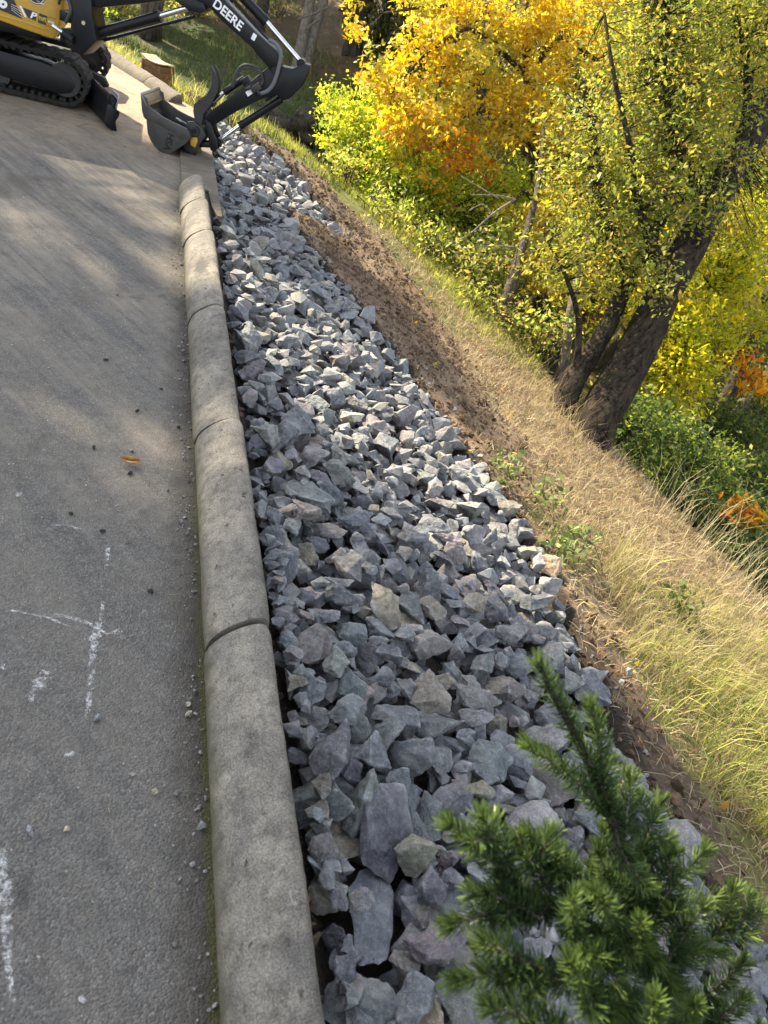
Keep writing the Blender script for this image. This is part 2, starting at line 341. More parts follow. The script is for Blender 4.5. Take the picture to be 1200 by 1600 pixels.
D = {'DIRTB':[[1.28,8.9],[1.4,8.59],[2.25,8.31],[2.55,6.94],[2.74,5.63],[2.72,4.41],[2.45,3.34],[2.2,2.67],[2.21,2.02],[2.31,1.63],[2.29,1.18],[2.19,0.73],[2.11,0.54]],'LIT':[[[0.63,9.04],[1.52,8.29],[1.86,7.05],[1.57,6.42],[1.16,7.38],[0.61,7.46]],[[0.81,4.67],[1.25,5.12],[1.67,4.6],[1.99,3.95],[2.25,3.51],[2.42,2.2],[2.31,1.86],[1.86,1.81],[1.32,1.95],[1.11,2.15],[1.0,2.55],[0.84,2.98],[0.65,3.48]],[[1.57,7.85],[2.17,6.65],[2.48,4.61],[2.45,3.34],[2.31,2.77],[2.52,2.05],[2.49,1.46],[2.63,1.01],[9.41,6.25],[6.8,10.58],[3.57,13.64]],[[2.42,1.85],[2.34,1.5],[2.54,1.3],[2.53,0.92],[4.39,2.61],[3.1,2.76]],[[0.39,4.34],[0.72,5.01],[0.8,4.46],[0.51,4.05]],[[0.65,2.0],[0.9,2.11],[1.05,1.73],[0.79,1.62]]],'LITROAD':[[[-1.59,7.61],[-1.28,7.53],[-0.94,7.15],[-0.39,6.45],[-0.05,5.83],[0.31,5.33],[0.3,4.59],[-0.03,4.95],[-0.38,5.55],[-0.67,6.05],[-1.13,6.57],[-1.44,6.86]],[[-1.05,4.8],[-0.86,4.86],[-0.52,4.65],[-0.17,4.1],[-0.13,3.94],[-0.52,4.33],[-0.81,4.54]],[[-0.2,2.49],[0.01,2.37],[0.2,2.38],[0.23,1.97],[0.06,1.99],[-0.07,2.19]],[[-0.5,2.59],[-0.3,2.54],[-0.22,2.42],[-0.35,2.44],[-0.48,2.46]],[[0.21,4.38],[0.4,4.47],[0.39,3.56],[0.22,3.5]],[[0.22,2.21],[0.41,2.23],[0.39,1.57],[0.24,1.56]],[[-0.6,12.08],[0.64,9.33],[0.5,6.57],[0.19,6.52],[-0.07,7.02],[-0.59,8.49]]],'BIG1':[[3.89,4.85,-1.6,0.292],[4.03,5.02,-1.3,0.225],[4.22,5.23,-1.01,0.196],[4.49,5.53,-0.65,0.184],[4.84,5.97,-0.06,0.167],[5.31,6.51,0.54,0.156],[5.77,7.03,1.11,0.15],[6.33,7.66,1.88,0.13],[7.11,8.59,2.99,0.107],[7.86,9.67,4.27,0.078],[8.34,10.64,5.43,0.038]],'BIG2':[[3.72,5.15,-1.49,0.173],[3.81,5.3,-1.25,0.139],[3.97,5.52,-0.96,0.109],[4.25,5.8,-0.62,0.092],[4.55,6.19,-0.13,0.077],[4.86,6.56,0.34,0.058],[5.09,6.94,0.78,0.043],[5.4,7.55,1.39,0.03],[5.66,8.24,2.07,0.021],[5.82,8.85,2.76,0.014]],'BIGL':[[[4.84,5.97,-0.06,0.069],[4.41,6.31,0.46,0.043],[4.22,6.62,0.92,0.03],[3.98,6.97,1.4,0.021],[3.87,7.37,1.83,0.012]],[[5.31,6.51,0.54,0.071],[4.86,6.81,1.01,0.044],[4.63,7.18,1.51,0.028],[4.56,7.53,2.09,0.015]],[[4.55,6.19,-0.13,0.045],[4.18,6.4,0.27,0.028],[4.01,6.67,0.69,0.018],[3.89,6.89,1.07,0.009]],[[5.77,7.03,1.11,0.067],[5.55,7.2,1.72,0.042],[5.32,7.57,2.22,0.025],[5.34,7.95,2.72,0.013]],[[4.86,6.56,0.34,0.032],[5.0,6.51,0.7,0.025],[5.22,6.42,0.88,0.016],[5.49,6.23,0.96,0.009]],[[3.97,5.52,-0.96,0.044],[3.91,5.78,-0.49,0.028],[3.69,6.04,-0.13,0.018],[3.45,6.18,0.09,0.009]]],'OLIVE':[[4.09,6.96,0.75,0.59,0.67,0.7,3200],[4.6,7.27,1.26,0.68,0.68,0.8,3600],[5.05,7.52,1.84,0.68,0.58,0.8,3400],[5.45,7.42,2.11,0.5,0.57,0.8,2600],[4.52,6.47,0.55,0.5,0.56,0.6,2400],[3.79,6.12,0.04,0.42,0.5,0.5,1600],[4.26,6.08,0.08,0.37,0.43,0.4,1000],[4.85,6.93,1.15,0.38,0.5,0.6,1700],[6.33,7.75,1.49,0.43,0.64,0.5,1700],[6.33,7.05,0.6,0.43,0.5,0.5,1300],[4.69,7.89,1.76,0.62,0.62,0.8,2700],[5.04,8.35,2.36,1.25,0.47,1,3500],[4.12,6.49,0.35,0.44,0.44,0.5,1300],[4.89,5.98,0.66,0.3,0.27,0.2,420],[4.44,5.49,0.04,0.2,0.2,0.2,330],[5.08,6.38,1.1,0.3,0.3,0.3,520],[5.38,6.8,1.63,0.31,0.31,0.3,500]],'YTR':[[5.17,7.92,-1.85,0.104],[5.06,8.49,-1.2,0.091],[4.95,9.16,-0.42,0.082],[4.85,9.67,0.17,0.078],[4.75,10.51,1.01,0.066],[4.73,11.07,1.54,0.057],[4.69,11.76,2.22,0.045],[4.65,12.69,3.19,0.027]],'YLI':[[[4.75,10.51,1.01,0.044],[4.18,10.67,1.23,0.034],[3.74,10.66,1.31,0.025],[3.51,10.36,0.97,0.017],[3.35,9.92,0.49,0.012]],[[4.85,9.67,0.17,0.039],[4.35,9.88,0.49,0.025],[3.82,9.82,0.47,0.017],[3.46,9.54,0.07,0.01]],[[4.75,10.51,1.01,0.044],[5.06,10.52,1.53,0.034],[5.38,9.9,1.45,0.025],[5.55,10.34,2.1,0.017]],[[4.73,11.07,1.54,0.044],[4.12,11.08,1.54,0.03],[3.47,11.03,1.46,0.021],[2.72,11.03,1.2,0.013]],[[4.95,9.16,-0.42,0.03],[4.59,9.13,-0.14,0.021],[4.35,8.76,-0.4,0.012],[4.56,8.3,-0.69,0.008]],[[3.74,10.66,1.31,0.025],[3.16,10.32,0.89,0.016],[2.77,9.99,0.42,0.01]]],'YEL':[[2.82,10.37,0.59,0.37,0.46,0.5,1300],[3.55,10.42,0.9,0.67,0.59,0.7,3179],[4.07,9.83,0.44,0.59,0.5,0.6,2167],[3.21,9.8,0.26,0.57,0.37,0.5,1878],[4.41,10.78,1.49,0.77,0.51,0.8,2890],[5.16,10.42,1.64,0.68,0.59,0.7,2601],[4.73,10.0,0.86,0.51,0.76,0.6,2167],[3.47,10.98,1.39,0.59,0.42,0.7,1878],[4.69,8.52,-0.34,0.45,0.49,0.4,1734],[4.61,8.19,-0.81,0.28,0.24,0.3,433],[3.83,11.58,2.01,1.73,0.43,1.0,2167],[5.5,10.3,2.02,0.58,0.41,0.6,1300],[2.33,11.15,1.13,0.25,0.17,0.3,259],[5.04,9.34,0.37,0.34,0.5,0.4,722]],'YORG':[[3.4,9.41,0.13,0.61,0.36,0.35,260],[3.66,9.17,-0.1,0.49,0.32,0.35,200],[3.02,9.65,0.14,0.41,0.24,0.3,130]],'LIME':[[2.64,10.89,-0.05,0.54,0.36,0.5,2080],[2.38,11.09,0.06,0.31,0.2,0.3,560],[3.18,10.46,-0.29,0.71,0.49,0.7,3200],[2.88,10.08,-0.59,0.52,0.44,0.6,2240],[3.85,9.75,-0.64,0.71,0.53,0.7,3200],[3.28,9.61,-0.79,0.61,0.43,0.6,2560],[4.38,9.9,-0.32,0.54,0.54,0.6,2080],[4.61,9.4,-0.65,0.44,0.44,0.5,1440],[2.88,9.28,-0.93,0.59,0.34,0.5,2080],[3.57,8.75,-1.04,0.5,0.37,0.5,2080],[3.97,8.34,-1.15,0.41,0.33,0.5,1440],[2.44,10.51,-0.29,0.31,0.35,0.4,960],[3.31,9.76,-0.41,0.69,0.43,0.6,2240],[4.58,9.46,-0.24,0.35,0.43,0.5,1280]],'UNDER':[[2.72,8.8,-0.76,0.44,0.35,0.5,1170],[3.12,8.23,-0.92,0.51,0.38,0.5,1430],[3.67,7.9,-0.86,0.51,0.42,0.5,1430],[4.12,8.1,-0.7,0.47,0.47,0.5,1170],[3.38,7.33,-1.06,0.32,0.24,0.4,780],[3.71,6.92,-1.05,0.27,0.27,0.35,650],[4.12,6.73,-1.06,0.35,0.31,0.4,910],[2.33,9.76,-0.45,0.27,0.18,0.3,390]],'SMALL':[[3.78,6.98,-1.11,0.076],[3.84,7.16,-0.84,0.069],[3.97,7.46,-0.56,0.058],[4.18,7.94,-0.17,0.041],[4.35,8.4,0.17,0.031],[4.53,9.14,0.69,0.02],[4.64,9.85,1.3,0.008]],'MOSSY':[[4.41,6.44,-1.26,0.057],[4.45,6.74,-0.86,0.053],[4.54,7.04,-0.59,0.043],[5.09,8.07,-0.35,0.036],[5.19,8.55,0.14,0.024]],'YG':[[6.15,7.22,-0.82,0.48,0.44,0.5,2210],[6.19,6.73,-1.25,0.55,0.39,0.5,2720],[6.61,7.12,-0.87,0.48,0.48,0.5,2040],[6.06,6.51,-1.6,0.31,0.24,0.3,850],[7.1,7.65,-0.25,0.49,0.49,0.5,2040],[7.14,7.99,0.37,0.41,0.49,0.5,1870],[6.71,7.69,-0.25,0.41,0.32,0.4,1190],[5.82,6.81,-1.53,0.24,0.32,0.3,595],[7.44,7.31,-0.66,0.33,0.33,0.4,850]],'YGT':[[7.22,6.58,-2.4,0.113],[7.43,6.96,-1.8,0.095],[7.67,7.33,-1.19,0.087],[7.92,7.76,-0.51,0.078],[8.19,8.28,0.31,0.065],[8.52,9.06,1.49,0.043]],'YGL':[[[7.67,7.33,-1.19,0.043],[6.92,7.23,-1.06,0.029],[6.32,6.98,-1.2,0.016]],[[7.92,7.76,-0.51,0.043],[7.1,7.75,-0.29,0.029],[6.58,7.47,-0.6,0.016]]],'LOGS':[[[8.12,7.58,-2.32,0.067],[8.38,7.64,-2.1,0.081],[8.59,7.74,-1.86,0.076],[8.92,7.99,-1.36,0.072]],[[8.4,6.99,-2.58,0.084],[8.6,7.09,-2.34,0.094],[9.02,7.25,-1.9,0.089]]],'BRAM':[[4.95,5.62,-1.47,0.34,0.34,0.5,1500],[5.53,5.64,-1.63,0.43,0.36,0.5,1800],[6.02,5.44,-1.79,0.43,0.36,0.5,1800],[4.94,5.05,-1.69,0.3,0.26,0.4,1100],[5.47,4.8,-1.88,0.37,0.3,0.45,1500],[6.07,4.74,-1.95,0.41,0.34,0.5,1800],[5.85,4.03,-1.95,0.32,0.32,0.45,1500],[5.34,4.03,-1.9,0.25,0.21,0.35,800],[7.13,5.64,-1.93,0.31,0.31,0.4,800],[4.84,5.91,-1.34,0.21,0.21,0.3,500],[7.44,6.55,-1.79,0.42,0.29,0.5,1100],[8.1,7.2,-1.45,0.35,0.35,0.5,1000],[7.08,6.63,-1.73,0.33,0.25,0.4,800],[7.81,6.42,-1.92,0.34,0.25,0.4,900]],'ORS':[[5.84,4.51,-1.69,0.23,0.13,0.25,260],[7.37,6.63,-1.22,0.28,0.2,0.3,260],[7.08,6.9,-1.04,0.2,0.12,0.2,100]],'BACKT':[[[2.8,17.93,-0.62,0.126],[2.91,18.43,0.07,0.112],[3.02,18.92,0.76,0.105],[3.2,19.75,1.9,0.084],[3.4,21.58,4.16,0.056]],[[3.03,18.34,-0.32,0.142],[3.23,18.86,0.46,0.113],[3.49,19.42,1.3,0.099],[3.96,20.41,2.65,0.071]]],'BACKT2':[[[4.05,19.11,-0.13,0.104],[4.16,19.73,0.72,0.097],[4.28,20.44,1.69,0.089],[4.47,22.15,3.96,0.06]],[[4.9,19.42,-0.11,0.123],[5.0,19.97,0.64,0.115],[5.09,20.9,1.87,0.1],[5.33,22.65,4.22,0.061]],[[2.24,21.25,-0.16,0.158],[2.35,21.71,0.49,0.15],[2.63,22.72,1.93,0.118]],[[0.72,23.69,-0.5,0.154],[0.86,24.29,0.35,0.146],[1.05,25.42,1.88,0.111]],[[-0.32,23.94,-0.78,0.137],[-0.22,24.55,0.06,0.128],[-0.0,25.67,1.6,0.103]]],'DARKC':[[4.85,19.38,0.67,0.74,0.89,1.2,1500],[5.52,18.6,0.91,0.87,0.87,1.2,1500],[4.27,19.17,0.92,0.5,0.58,0.8,600],[4.97,16.9,0.16,0.68,0.54,0.8,800],[6.31,16.58,0.51,0.81,0.95,1,1000],[7.79,14.32,0.2,0.88,1.14,1,1500],[7.51,16.38,0.94,1.08,1.35,1,1200],[5.69,18.46,1.69,1.68,0.7,1.2,1200]],'FARB':[[8.05,12.18,0.2,1.35,1.69,1.2,2500],[9.43,11.85,0.57,1.13,1.69,1.2,2500],[7.03,10.0,-1.42,0.93,0.83,0.8,1500],[7.99,9.97,-0.92,0.93,0.93,0.9,1600],[9.87,12.79,2.01,1.13,1.35,1.2,2500],[8.79,13.19,1.9,1.35,1.13,1.2,2200],[7.15,14.34,1.57,1.41,1.06,1.2,1800],[10.2,10.76,0.49,0.87,1.3,1,1500],[5.78,9.53,-1.53,0.39,0.58,0.6,700],[9.77,13.94,3.4,1.8,0.68,1.2,1500]],'FARG':[[-0.24,22.23,-0.32,0.63,0.25,0.8,700],[0.82,22.66,-0.03,0.81,0.26,0.8,800],[-0.43,21.35,-0.68,0.46,0.31,0.7,500],[-1.1,21.75,-0.56,0.61,0.31,0.8,500],[1.6,22.27,-0.08,0.65,0.32,0.8,500],[2.8,22.24,0.56,0.97,0.32,0.8,500]],'DEAD':[[[4.0,8.12,-0.05,0.015],[3.71,7.97,-0.23,0.011],[3.44,7.79,-0.44,0.007],[3.24,7.77,-0.58,0.004]],[[4.0,8.12,-0.05,0.011],[3.74,8.1,-0.05,0.007],[3.42,8.07,-0.1,0.004]],[[4.15,7.61,-0.43,0.015],[3.87,7.7,-0.48,0.011],[3.55,7.67,-0.53,0.007],[3.31,7.71,-0.62,0.004]],[[3.77,8.07,-0.07,0.007],[3.48,8.12,-0.0,0.006],[3.3,8.23,0.04,0.004]],[[3.71,7.97,-0.23,0.007],[3.6,8.06,-0.17,0.006],[3.41,7.96,-0.24,0.004]],[[3.87,7.7,-0.48,0.007],[3.65,7.74,-0.39,0.005],[3.51,7.8,-0.39,0.004]],[[4.1,7.44,-0.68,0.011],[3.88,7.61,-0.59,0.007],[3.63,7.54,-0.65,0.004]]],'DEAD2':[[[3.11,17.89,0.53,0.034],[2.84,17.7,0.31,0.02],[2.63,17.49,0.09,0.013]],[[3.28,18.01,0.78,0.027],[3.02,17.87,0.62,0.02],[2.63,17.75,0.42,0.013]],[[3.08,17.81,0.58,0.02],[3.13,17.97,0.81,0.013],[3.06,18.11,0.94,0.013]]],'FSTEM':[[1.28,0.22,-0.17],[1.08,0.31,0.13],[0.93,0.41,0.37],[0.83,0.49,0.54],[0.73,0.57,0.68],[0.67,0.61,0.75],[0.63,0.64,0.8]],'FTW':[[[0.73,0.57,0.68],[0.67,0.61,0.75],[0.63,0.64,0.8]],[[0.84,0.49,0.53],[0.78,0.52,0.62],[0.73,0.57,0.68]],[[0.81,0.5,0.56],[0.77,0.55,0.67],[0.73,0.59,0.75]],[[0.82,0.5,0.55],[0.71,0.52,0.65],[0.61,0.55,0.71]],[[0.86,0.46,0.5],[0.86,0.5,0.55],[0.87,0.54,0.59]],[[0.88,0.45,0.47],[0.92,0.48,0.51],[0.95,0.52,0.54]],[[0.77,0.38,0.47],[0.64,0.42,0.58],[0.57,0.44,0.63]],[[0.77,0.39,0.48],[0.68,0.42,0.57],[0.6,0.45,0.63]],[[0.61,0.39,0.55],[0.52,0.42,0.63],[0.45,0.45,0.68]],[[0.57,0.4,0.59],[0.53,0.43,0.65],[0.5,0.45,0.69]],[[0.88,0.32,0.37],[0.66,0.36,0.54],[0.6,0.38,0.57]],[[0.65,0.36,0.54],[0.54,0.36,0.58],[0.45,0.35,0.59]],[[0.61,0.35,0.56],[0.54,0.37,0.6],[0.49,0.38,0.61]],[[0.84,0.25,0.34],[0.66,0.27,0.51],[0.53,0.28,0.58],[0.43,0.28,0.6]],[[0.58,0.28,0.57],[0.52,0.3,0.6],[0.48,0.31,0.62]],[[0.63,0.2,0.5],[0.54,0.22,0.58],[0.46,0.24,0.62]],[[0.65,0.19,0.5],[0.55,0.19,0.58],[0.47,0.2,0.61]],[[0.85,0.32,0.4],[0.73,0.3,0.51],[0.63,0.28,0.6]],[[0.83,0.33,0.43],[0.75,0.34,0.54],[0.67,0.35,0.63]],[[0.9,0.35,0.37],[0.93,0.39,0.46],[0.98,0.42,0.55]],[[0.9,0.38,0.4],[0.93,0.42,0.47],[0.95,0.44,0.51]],[[0.94,0.3,0.29],[0.95,0.33,0.41],[0.96,0.35,0.5]],[[0.99,0.3,0.23],[1.07,0.34,0.35],[1.1,0.39,0.44]],[[1.07,0.34,0.35],[1.12,0.35,0.4],[1.16,0.35,0.43]],[[1.04,0.27,0.14],[1.08,0.28,0.24],[1.13,0.3,0.33]],[[1.04,0.26,0.12],[1.08,0.24,0.22],[1.1,0.25,0.32]],[[1.04,0.3,0.18],[0.86,0.31,0.42],[0.77,0.32,0.57]],[[0.99,0.26,0.19],[0.8,0.26,0.41],[0.67,0.22,0.54]],[[1.05,0.24,0.1],[0.91,0.23,0.36],[0.86,0.22,0.49]],[[0.93,0.36,0.35],[0.81,0.41,0.49],[0.76,0.44,0.56]],[[0.92,0.37,0.37],[0.88,0.4,0.47],[0.84,0.43,0.53]],[[0.74,0.23,0.43],[0.66,0.24,0.54],[0.59,0.27,0.63]],[[1.06,0.24,0.11],[1.06,0.19,0.22],[1.11,0.2,0.3]],[[0.86,0.2,0.29],[0.78,0.2,0.45],[0.73,0.22,0.58]],[[0.68,0.32,0.51],[0.64,0.33,0.59],[0.62,0.34,0.65]],[[0.65,0.39,0.55],[0.62,0.41,0.6],[0.63,0.44,0.64]]],'STUMP':[2.67,14.95,-1.2],'BOXP':[-0.11,9.55,0.0],'WEED':[[2.37,3.04,-0.73],[2.22,2.51,-0.68],[3.17,2.45,-1.01],[2.39,2.64,-0.74],[2.12,3.22,-0.64]],'ROADBITS':[[0.08,2.76],[-0.01,2.57],[-0.15,2.29],[-0.19,1.91],[-0.09,1.83],[-0.02,2.15],[0.15,2.48],[0.06,1.57],[-0.15,2.96]],'PEB':[[0.03,0.97],[0.16,1.13],[-0.06,1.13],[-0.04,0.52],[0.16,1.16],[0.18,0.83],[-0.02,2.29],[-0.1,0.85],[-0.17,0.85],[0.16,0.51],[0.08,0.92],[0.23,1.86],[-0.12,0.6]],'LEAFP':[-0.02,2.21],'CHALK':[[[-0.07,1.78,0.025],[-0.07,1.72,0.03],[-0.07,1.65,0.02]],[[-0.07,1.54,0.015],[-0.07,1.47,0.03],[-0.08,1.39,0.055],[-0.08,1.32,0.045],[-0.08,1.22,0.03],[-0.08,1.1,0.025]],[[-0.33,1.49,0.012],[-0.21,1.46,0.012],[-0.08,1.39,0.014]],[[-0.22,1.48,0.02],[-0.12,1.45,0.03],[-0.05,1.4,0.012],[0.0,1.42,0.045]],[[-0.18,1.29,0.05],[-0.2,1.23,0.07],[-0.22,1.17,0.02]],[[-0.23,0.85,0.03],[-0.2,0.73,0.06],[-0.18,0.63,0.03],[-0.15,0.5,0.02]],[[-0.3,1.29,0.04],[-0.28,1.29,0.03]],[[-0.13,1.03,0.02],[-0.09,1.03,0.025]],[[-0.25,1.84,0.018],[-0.2,1.85,0.02],[-0.12,1.81,0.016]],[[-0.35,1.95,0.03],[-0.35,2.02,0.04]]]}
# ------------------------------------------------------------------ noise on arrays
def vnoise(x, y, seed=0):
    xi = np.floor(x).astype(np.int64); yi = np.floor(y).astype(np.int64); fx = x - xi; fy = y - yi
    def hsh(a, b):
        h = (a * 374761393 + b * 668265263 + seed * 1442695041) & 0xFFFFFFFF
        h = ((h ^ (h >> 13)) * 1274126177) & 0xFFFFFFFF
        return ((h ^ (h >> 16)) & 0xFFFF) / 65535.0
    u = fx * fx * (3 - 2 * fx); v = fy * fy * (3 - 2 * fy)
    return (hsh(xi, yi) * (1 - u) + hsh(xi + 1, yi) * u) * (1 - v) + (hsh(xi, yi + 1) * (1 - u) + hsh(xi + 1, yi + 1) * u) * v
def fbm(x, y, f, o=4, seed=0):
    s = 0; a = .5; tot = 0
    for i in range(o): s = s + a * (vnoise(x * f + 13.1 * i, y * f + 7.7 * i, seed + i) - .5); tot += a; a *= .55; f *= 2.1
    return s / tot
DIRTB = np.array(D['DIRTB'])
def dirt_right(y): return np.interp(y, DIRTB[::-1, 1], DIRTB[::-1, 0])
def ground_z(x, y):
    z = terrain(x, y); d, s = edge_ds(x, y)
    n = fbm(x, y, 2.2, 5, 3) * .09 + fbm(x, y, 9, 4, 9) * .035 + fbm(x, y, 30, 3, 5) * .016
    amp = ss(.05, .5, d)
    dirt = (x < dirt_right(y) + .1) & (d > 0) & (y < 11)
    amp = amp * np.where(dirt, 1.15, .75) * np.where(s > 10, .8, 1)
    return z + n * amp
def zones(x, y):
    """base colour of the ground by what it is made of"""
    d, s = edge_ds(x, y); b = poly_sd(BED, x, y); dr = dirt_right(y) + fbm(x, y, 3, 4, 21) * .5
    W = np.interp(s, [0, 2.9, 5, 6, 7.8, 9.6, 11, 14], [4.7, 4.3, 3.55, 3.4, 2.95, 2.2, 1.8, 1.6])
    c = np.zeros(x.shape + (3,)); c[:] = (.085, .06, .032)
    def put(m, col): c[m] = col
    n = fbm(x, y, 1.4, 4, 40); n2 = fbm(x, y, 6, 4, 33)
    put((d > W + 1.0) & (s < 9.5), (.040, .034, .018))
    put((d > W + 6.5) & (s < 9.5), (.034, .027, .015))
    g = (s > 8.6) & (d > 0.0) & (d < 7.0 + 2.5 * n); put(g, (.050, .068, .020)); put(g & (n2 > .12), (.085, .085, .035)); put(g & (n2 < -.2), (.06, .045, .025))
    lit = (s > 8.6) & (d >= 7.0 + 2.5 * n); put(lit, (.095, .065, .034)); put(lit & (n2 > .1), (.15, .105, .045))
    bank = (d > 0) & (d <= W + 1.0) & (y < 10.2)
    put(bank, (.21, .165, .098)); put(bank & (n2 < -.05), (.145, .10, .06)); put(bank & (s < 3.0) & (n > -.1), (.15, .145, .055))
    put(bank & (s > 6.0), (.13, .135, .045))
    dm = bank & (x < dr); put(dm, (.165, .115, .076)); put(dm & (n2 > .08), (.21, .155, .105)); put(dm & (n2 < -.16), (.10, .066, .042)); put(dm & (y < 2.0), (.115, .085, .060))
    put((b < .06) & (d > 0), (.045, .036, .028))
    put((d <= 0), (.10, .08, .06))
    return c
def seg(*a):
    out = []
    for lo, hi, st in a: out.append(np.arange(lo, hi - 1e-6, st))
    return np.concatenate(out + [[a[-1][1]]])
gx = seg((-45, -9, 2.5), (-9, -1, .8), (-1, .3, .13), (.3, 5, .035), (5, 9, .14), (9, 20, .4), (20, 60, 2))
gy = seg((-8, -1, .7), (-1, .3, .1), (.3, 9.6, .04), (9.6, 14, .1), (14, 30, .35), (30, 62, 2))
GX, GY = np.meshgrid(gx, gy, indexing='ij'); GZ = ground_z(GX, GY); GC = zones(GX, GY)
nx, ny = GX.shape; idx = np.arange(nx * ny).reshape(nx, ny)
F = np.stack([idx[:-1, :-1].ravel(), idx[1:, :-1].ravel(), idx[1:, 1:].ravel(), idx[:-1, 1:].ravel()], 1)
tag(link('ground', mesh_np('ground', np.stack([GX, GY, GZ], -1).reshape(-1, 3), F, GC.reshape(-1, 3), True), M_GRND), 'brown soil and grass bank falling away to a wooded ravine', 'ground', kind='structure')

# road: a sheet that follows the edge, with a broken skirt
ry = seg((-6, .2, .4), (.2, 9, .07), (9, 34, .5)); 
ex = np.interp(ry, EDGE[:, 1], EDGE[:, 0]) - .012
tt = np.concatenate([np.array([0, .0]), np.linspace(.03, 2.2, 55), np.array([2.8, 3.6, 5, 7, 10])])
V = np.zeros((len(ry), len(tt), 3)); V[..., 0] = ex[:, None] - tt[None]; V[..., 1] = ry[:, None]
V[..., 2] = .004 + fbm(V[..., 0], V[..., 1], 1.1, 3, 70) * .014 * np.clip(tt[None] * 2, 0, 1); V[:, 0, 2] = -.09
i2 = np.arange(len(ry) * len(tt)).reshape(len(ry), len(tt))
F = np.stack([i2[:-1, :-1].ravel(), i2[1:, :-1].ravel(), i2[1:, 1:].ravel(), i2[:-1, 1:].ravel()], 1)
V[..., 0][:, 0] += fbm(ry, ry * 0, 3, 3, 5) * .02
tag(link('road', mesh_np('road', V.reshape(-1, 3), F[:, ::-1], None, True), M_ASPH), 'dusty grey asphalt road along the kerb', 'road', kind='structure')

# kerb sections
PROF = [(.203, -.02), (.205, .012), (.212, .040), (.226, .066), (.246, .090), (.270, .110), (.298, .127), (.325, .138), (.348, .140), (.364, .134), (.373, .118), (.376, .095), (.376, -.12)]
def kerb(y0, y1, dx, dz, name_lab, mat, path=None, seed=0):
    n = max(10, int((y1 - y0) / .022)); P = np.array(PROF); pr = []
    for i in range(len(P) - 1):                      # refine the profile
        for k in range(2): pr.append(P[i] + (P[i + 1] - P[i]) * k / 2)
    pr = np.array(pr + [P[-1]]); m = len(pr); ys = np.linspace(y0, y1, n)
    V = np.zeros((n, m, 3))
    for i, y in enumerate(ys):
        e = min(y - y0, y1 - y); sh = max(0, 1 - e / .012) ** 2 * .005
        c = pr.mean(0); q = pr - (pr - c) / (np.linalg.norm(pr - c, axis=1)[:, None]) * sh
        V[i, :, 0] = q[:, 0] + dx; V[i, :, 1] = y; V[i, :, 2] = q[:, 1] + dz
    nz = fbm(V[..., 1] + seed * 9.1, V[..., 0] + V[..., 2], 7, 4, seed) * .010 + fbm(V[..., 1] + seed, V[..., 0] * 1.4 + V[..., 2], 45, 2, seed + 3) * .003
    V[..., 2] += nz; V[..., 0] += nz * .5
    if path is not None:
        (ax, ay), (bx, by) = path; L = math.hypot(bx - ax, by - ay); ux, uy = (bx - ax) / L, (by - ay) / L
        s = V[..., 1] - y0; o = V[..., 0] - .29; X = ax + ux * s + uy * o; Y = ay + uy * s - ux * o; V[..., 0] = X; V[..., 1] = Y
    i2 = np.arange(n * m).reshape(n, m)
    F = np.stack([i2[:-1, :-1].ravel(), i2[:-1, 1:].ravel(), i2[1:, 1:].ravel(), i2[1:, :-1].ravel()], 1)
    vs = V.reshape(-1, 3).tolist(); fs = [tuple(f) for f in F[:, ::-1].tolist()] + [tuple(i2[0].tolist()), tuple(i2[-1][::-1].tolist())]
    b = MB(); b.add(vs, fs); o = b.build('kerb_section', mat, None, 40)
    tag(o, name_lab, 'kerb', 'concrete kerb sections along the road edge'); return o
KY = [(-.64, .335), (.346, 1.326), (1.346, 2.372), (2.382, 3.425), (3.434, 4.50), (4.508, 5.12), (5.127, 5.69)]
KL = ['rounded concrete kerb section under the feet of the viewer, mostly out of view', 'wide mossy concrete kerb section nearest the viewer, ending at the dark open joint',
      'pitted concrete kerb section just past the open joint, beside the curled brown leaf', 'shaded concrete kerb section third from the front, with chipped joints at both ends',
      'sunlit tan concrete kerb section with one dark smear on its face', 'short sunny concrete kerb section next to the last one', 'last concrete kerb section, cut off square beside the plywood sheet']
for i, ((a, b), l) in enumerate(zip(KY, KL)): kerb(a, b, (-.004, 0, .003, -.003, -.006, -.016, -.028)[i], (0, -.002, .003, -.002, .002, 0, -.004)[i], l, M_CONC, None, i)
FK = [((.17, 8.72), (-.10, 9.37)), ((-.105, 9.385), (-.72, 10.62)), ((-.726, 10.634), (-1.75, 12.5))]
for i, (p, l) in enumerate(zip(FK, ['dusty far kerb section with a broken end beside the dug pit', 'dusty far kerb section in front of the brown wooden box', 'dusty far kerb section running behind the excavator'])):
    L = math.hypot(p[1][0] - p[0][0], p[1][1] - p[0][1]); kerb(0, L, 0, -.045, l, M_CONCF, p, 20 + i)

# plywood sheet laid where the kerb is missing
b = MB(); P = [(.20, 7.55), (.47, 7.5), (.462, 5.17), (.432, 5.16), (.40, 5.35), (.392, 5.72), (.20, 5.72)]
nP = len(P); b.add([(x, y, .028) for x, y in P] + [(x, y, .008) for x, y in P], [tuple(range(nP))[::-1], tuple(range(nP, 2 * nP))] + [(i, (i + 1) % nP, nP + (i + 1) % nP, nP + i) for i in range(nP)])
tag(b.build('plywood_sheet', M_PLY, None, 20), 'dusty weathered plywood sheet bridging the gap at the end of the kerb', 'plywood sheet')
b = MB(); b.tube([(.445, 5.30, -.06), (.475, 5.18, -.05), (.50, 5.05, -.10), (.51, 4.98, -.16)], [.03, .028, .024, .012], 6)
tag(b.build('broken_board', M_PLY, None, 30, .003), 'splintered board end poking down from under the plywood sheet', 'board')

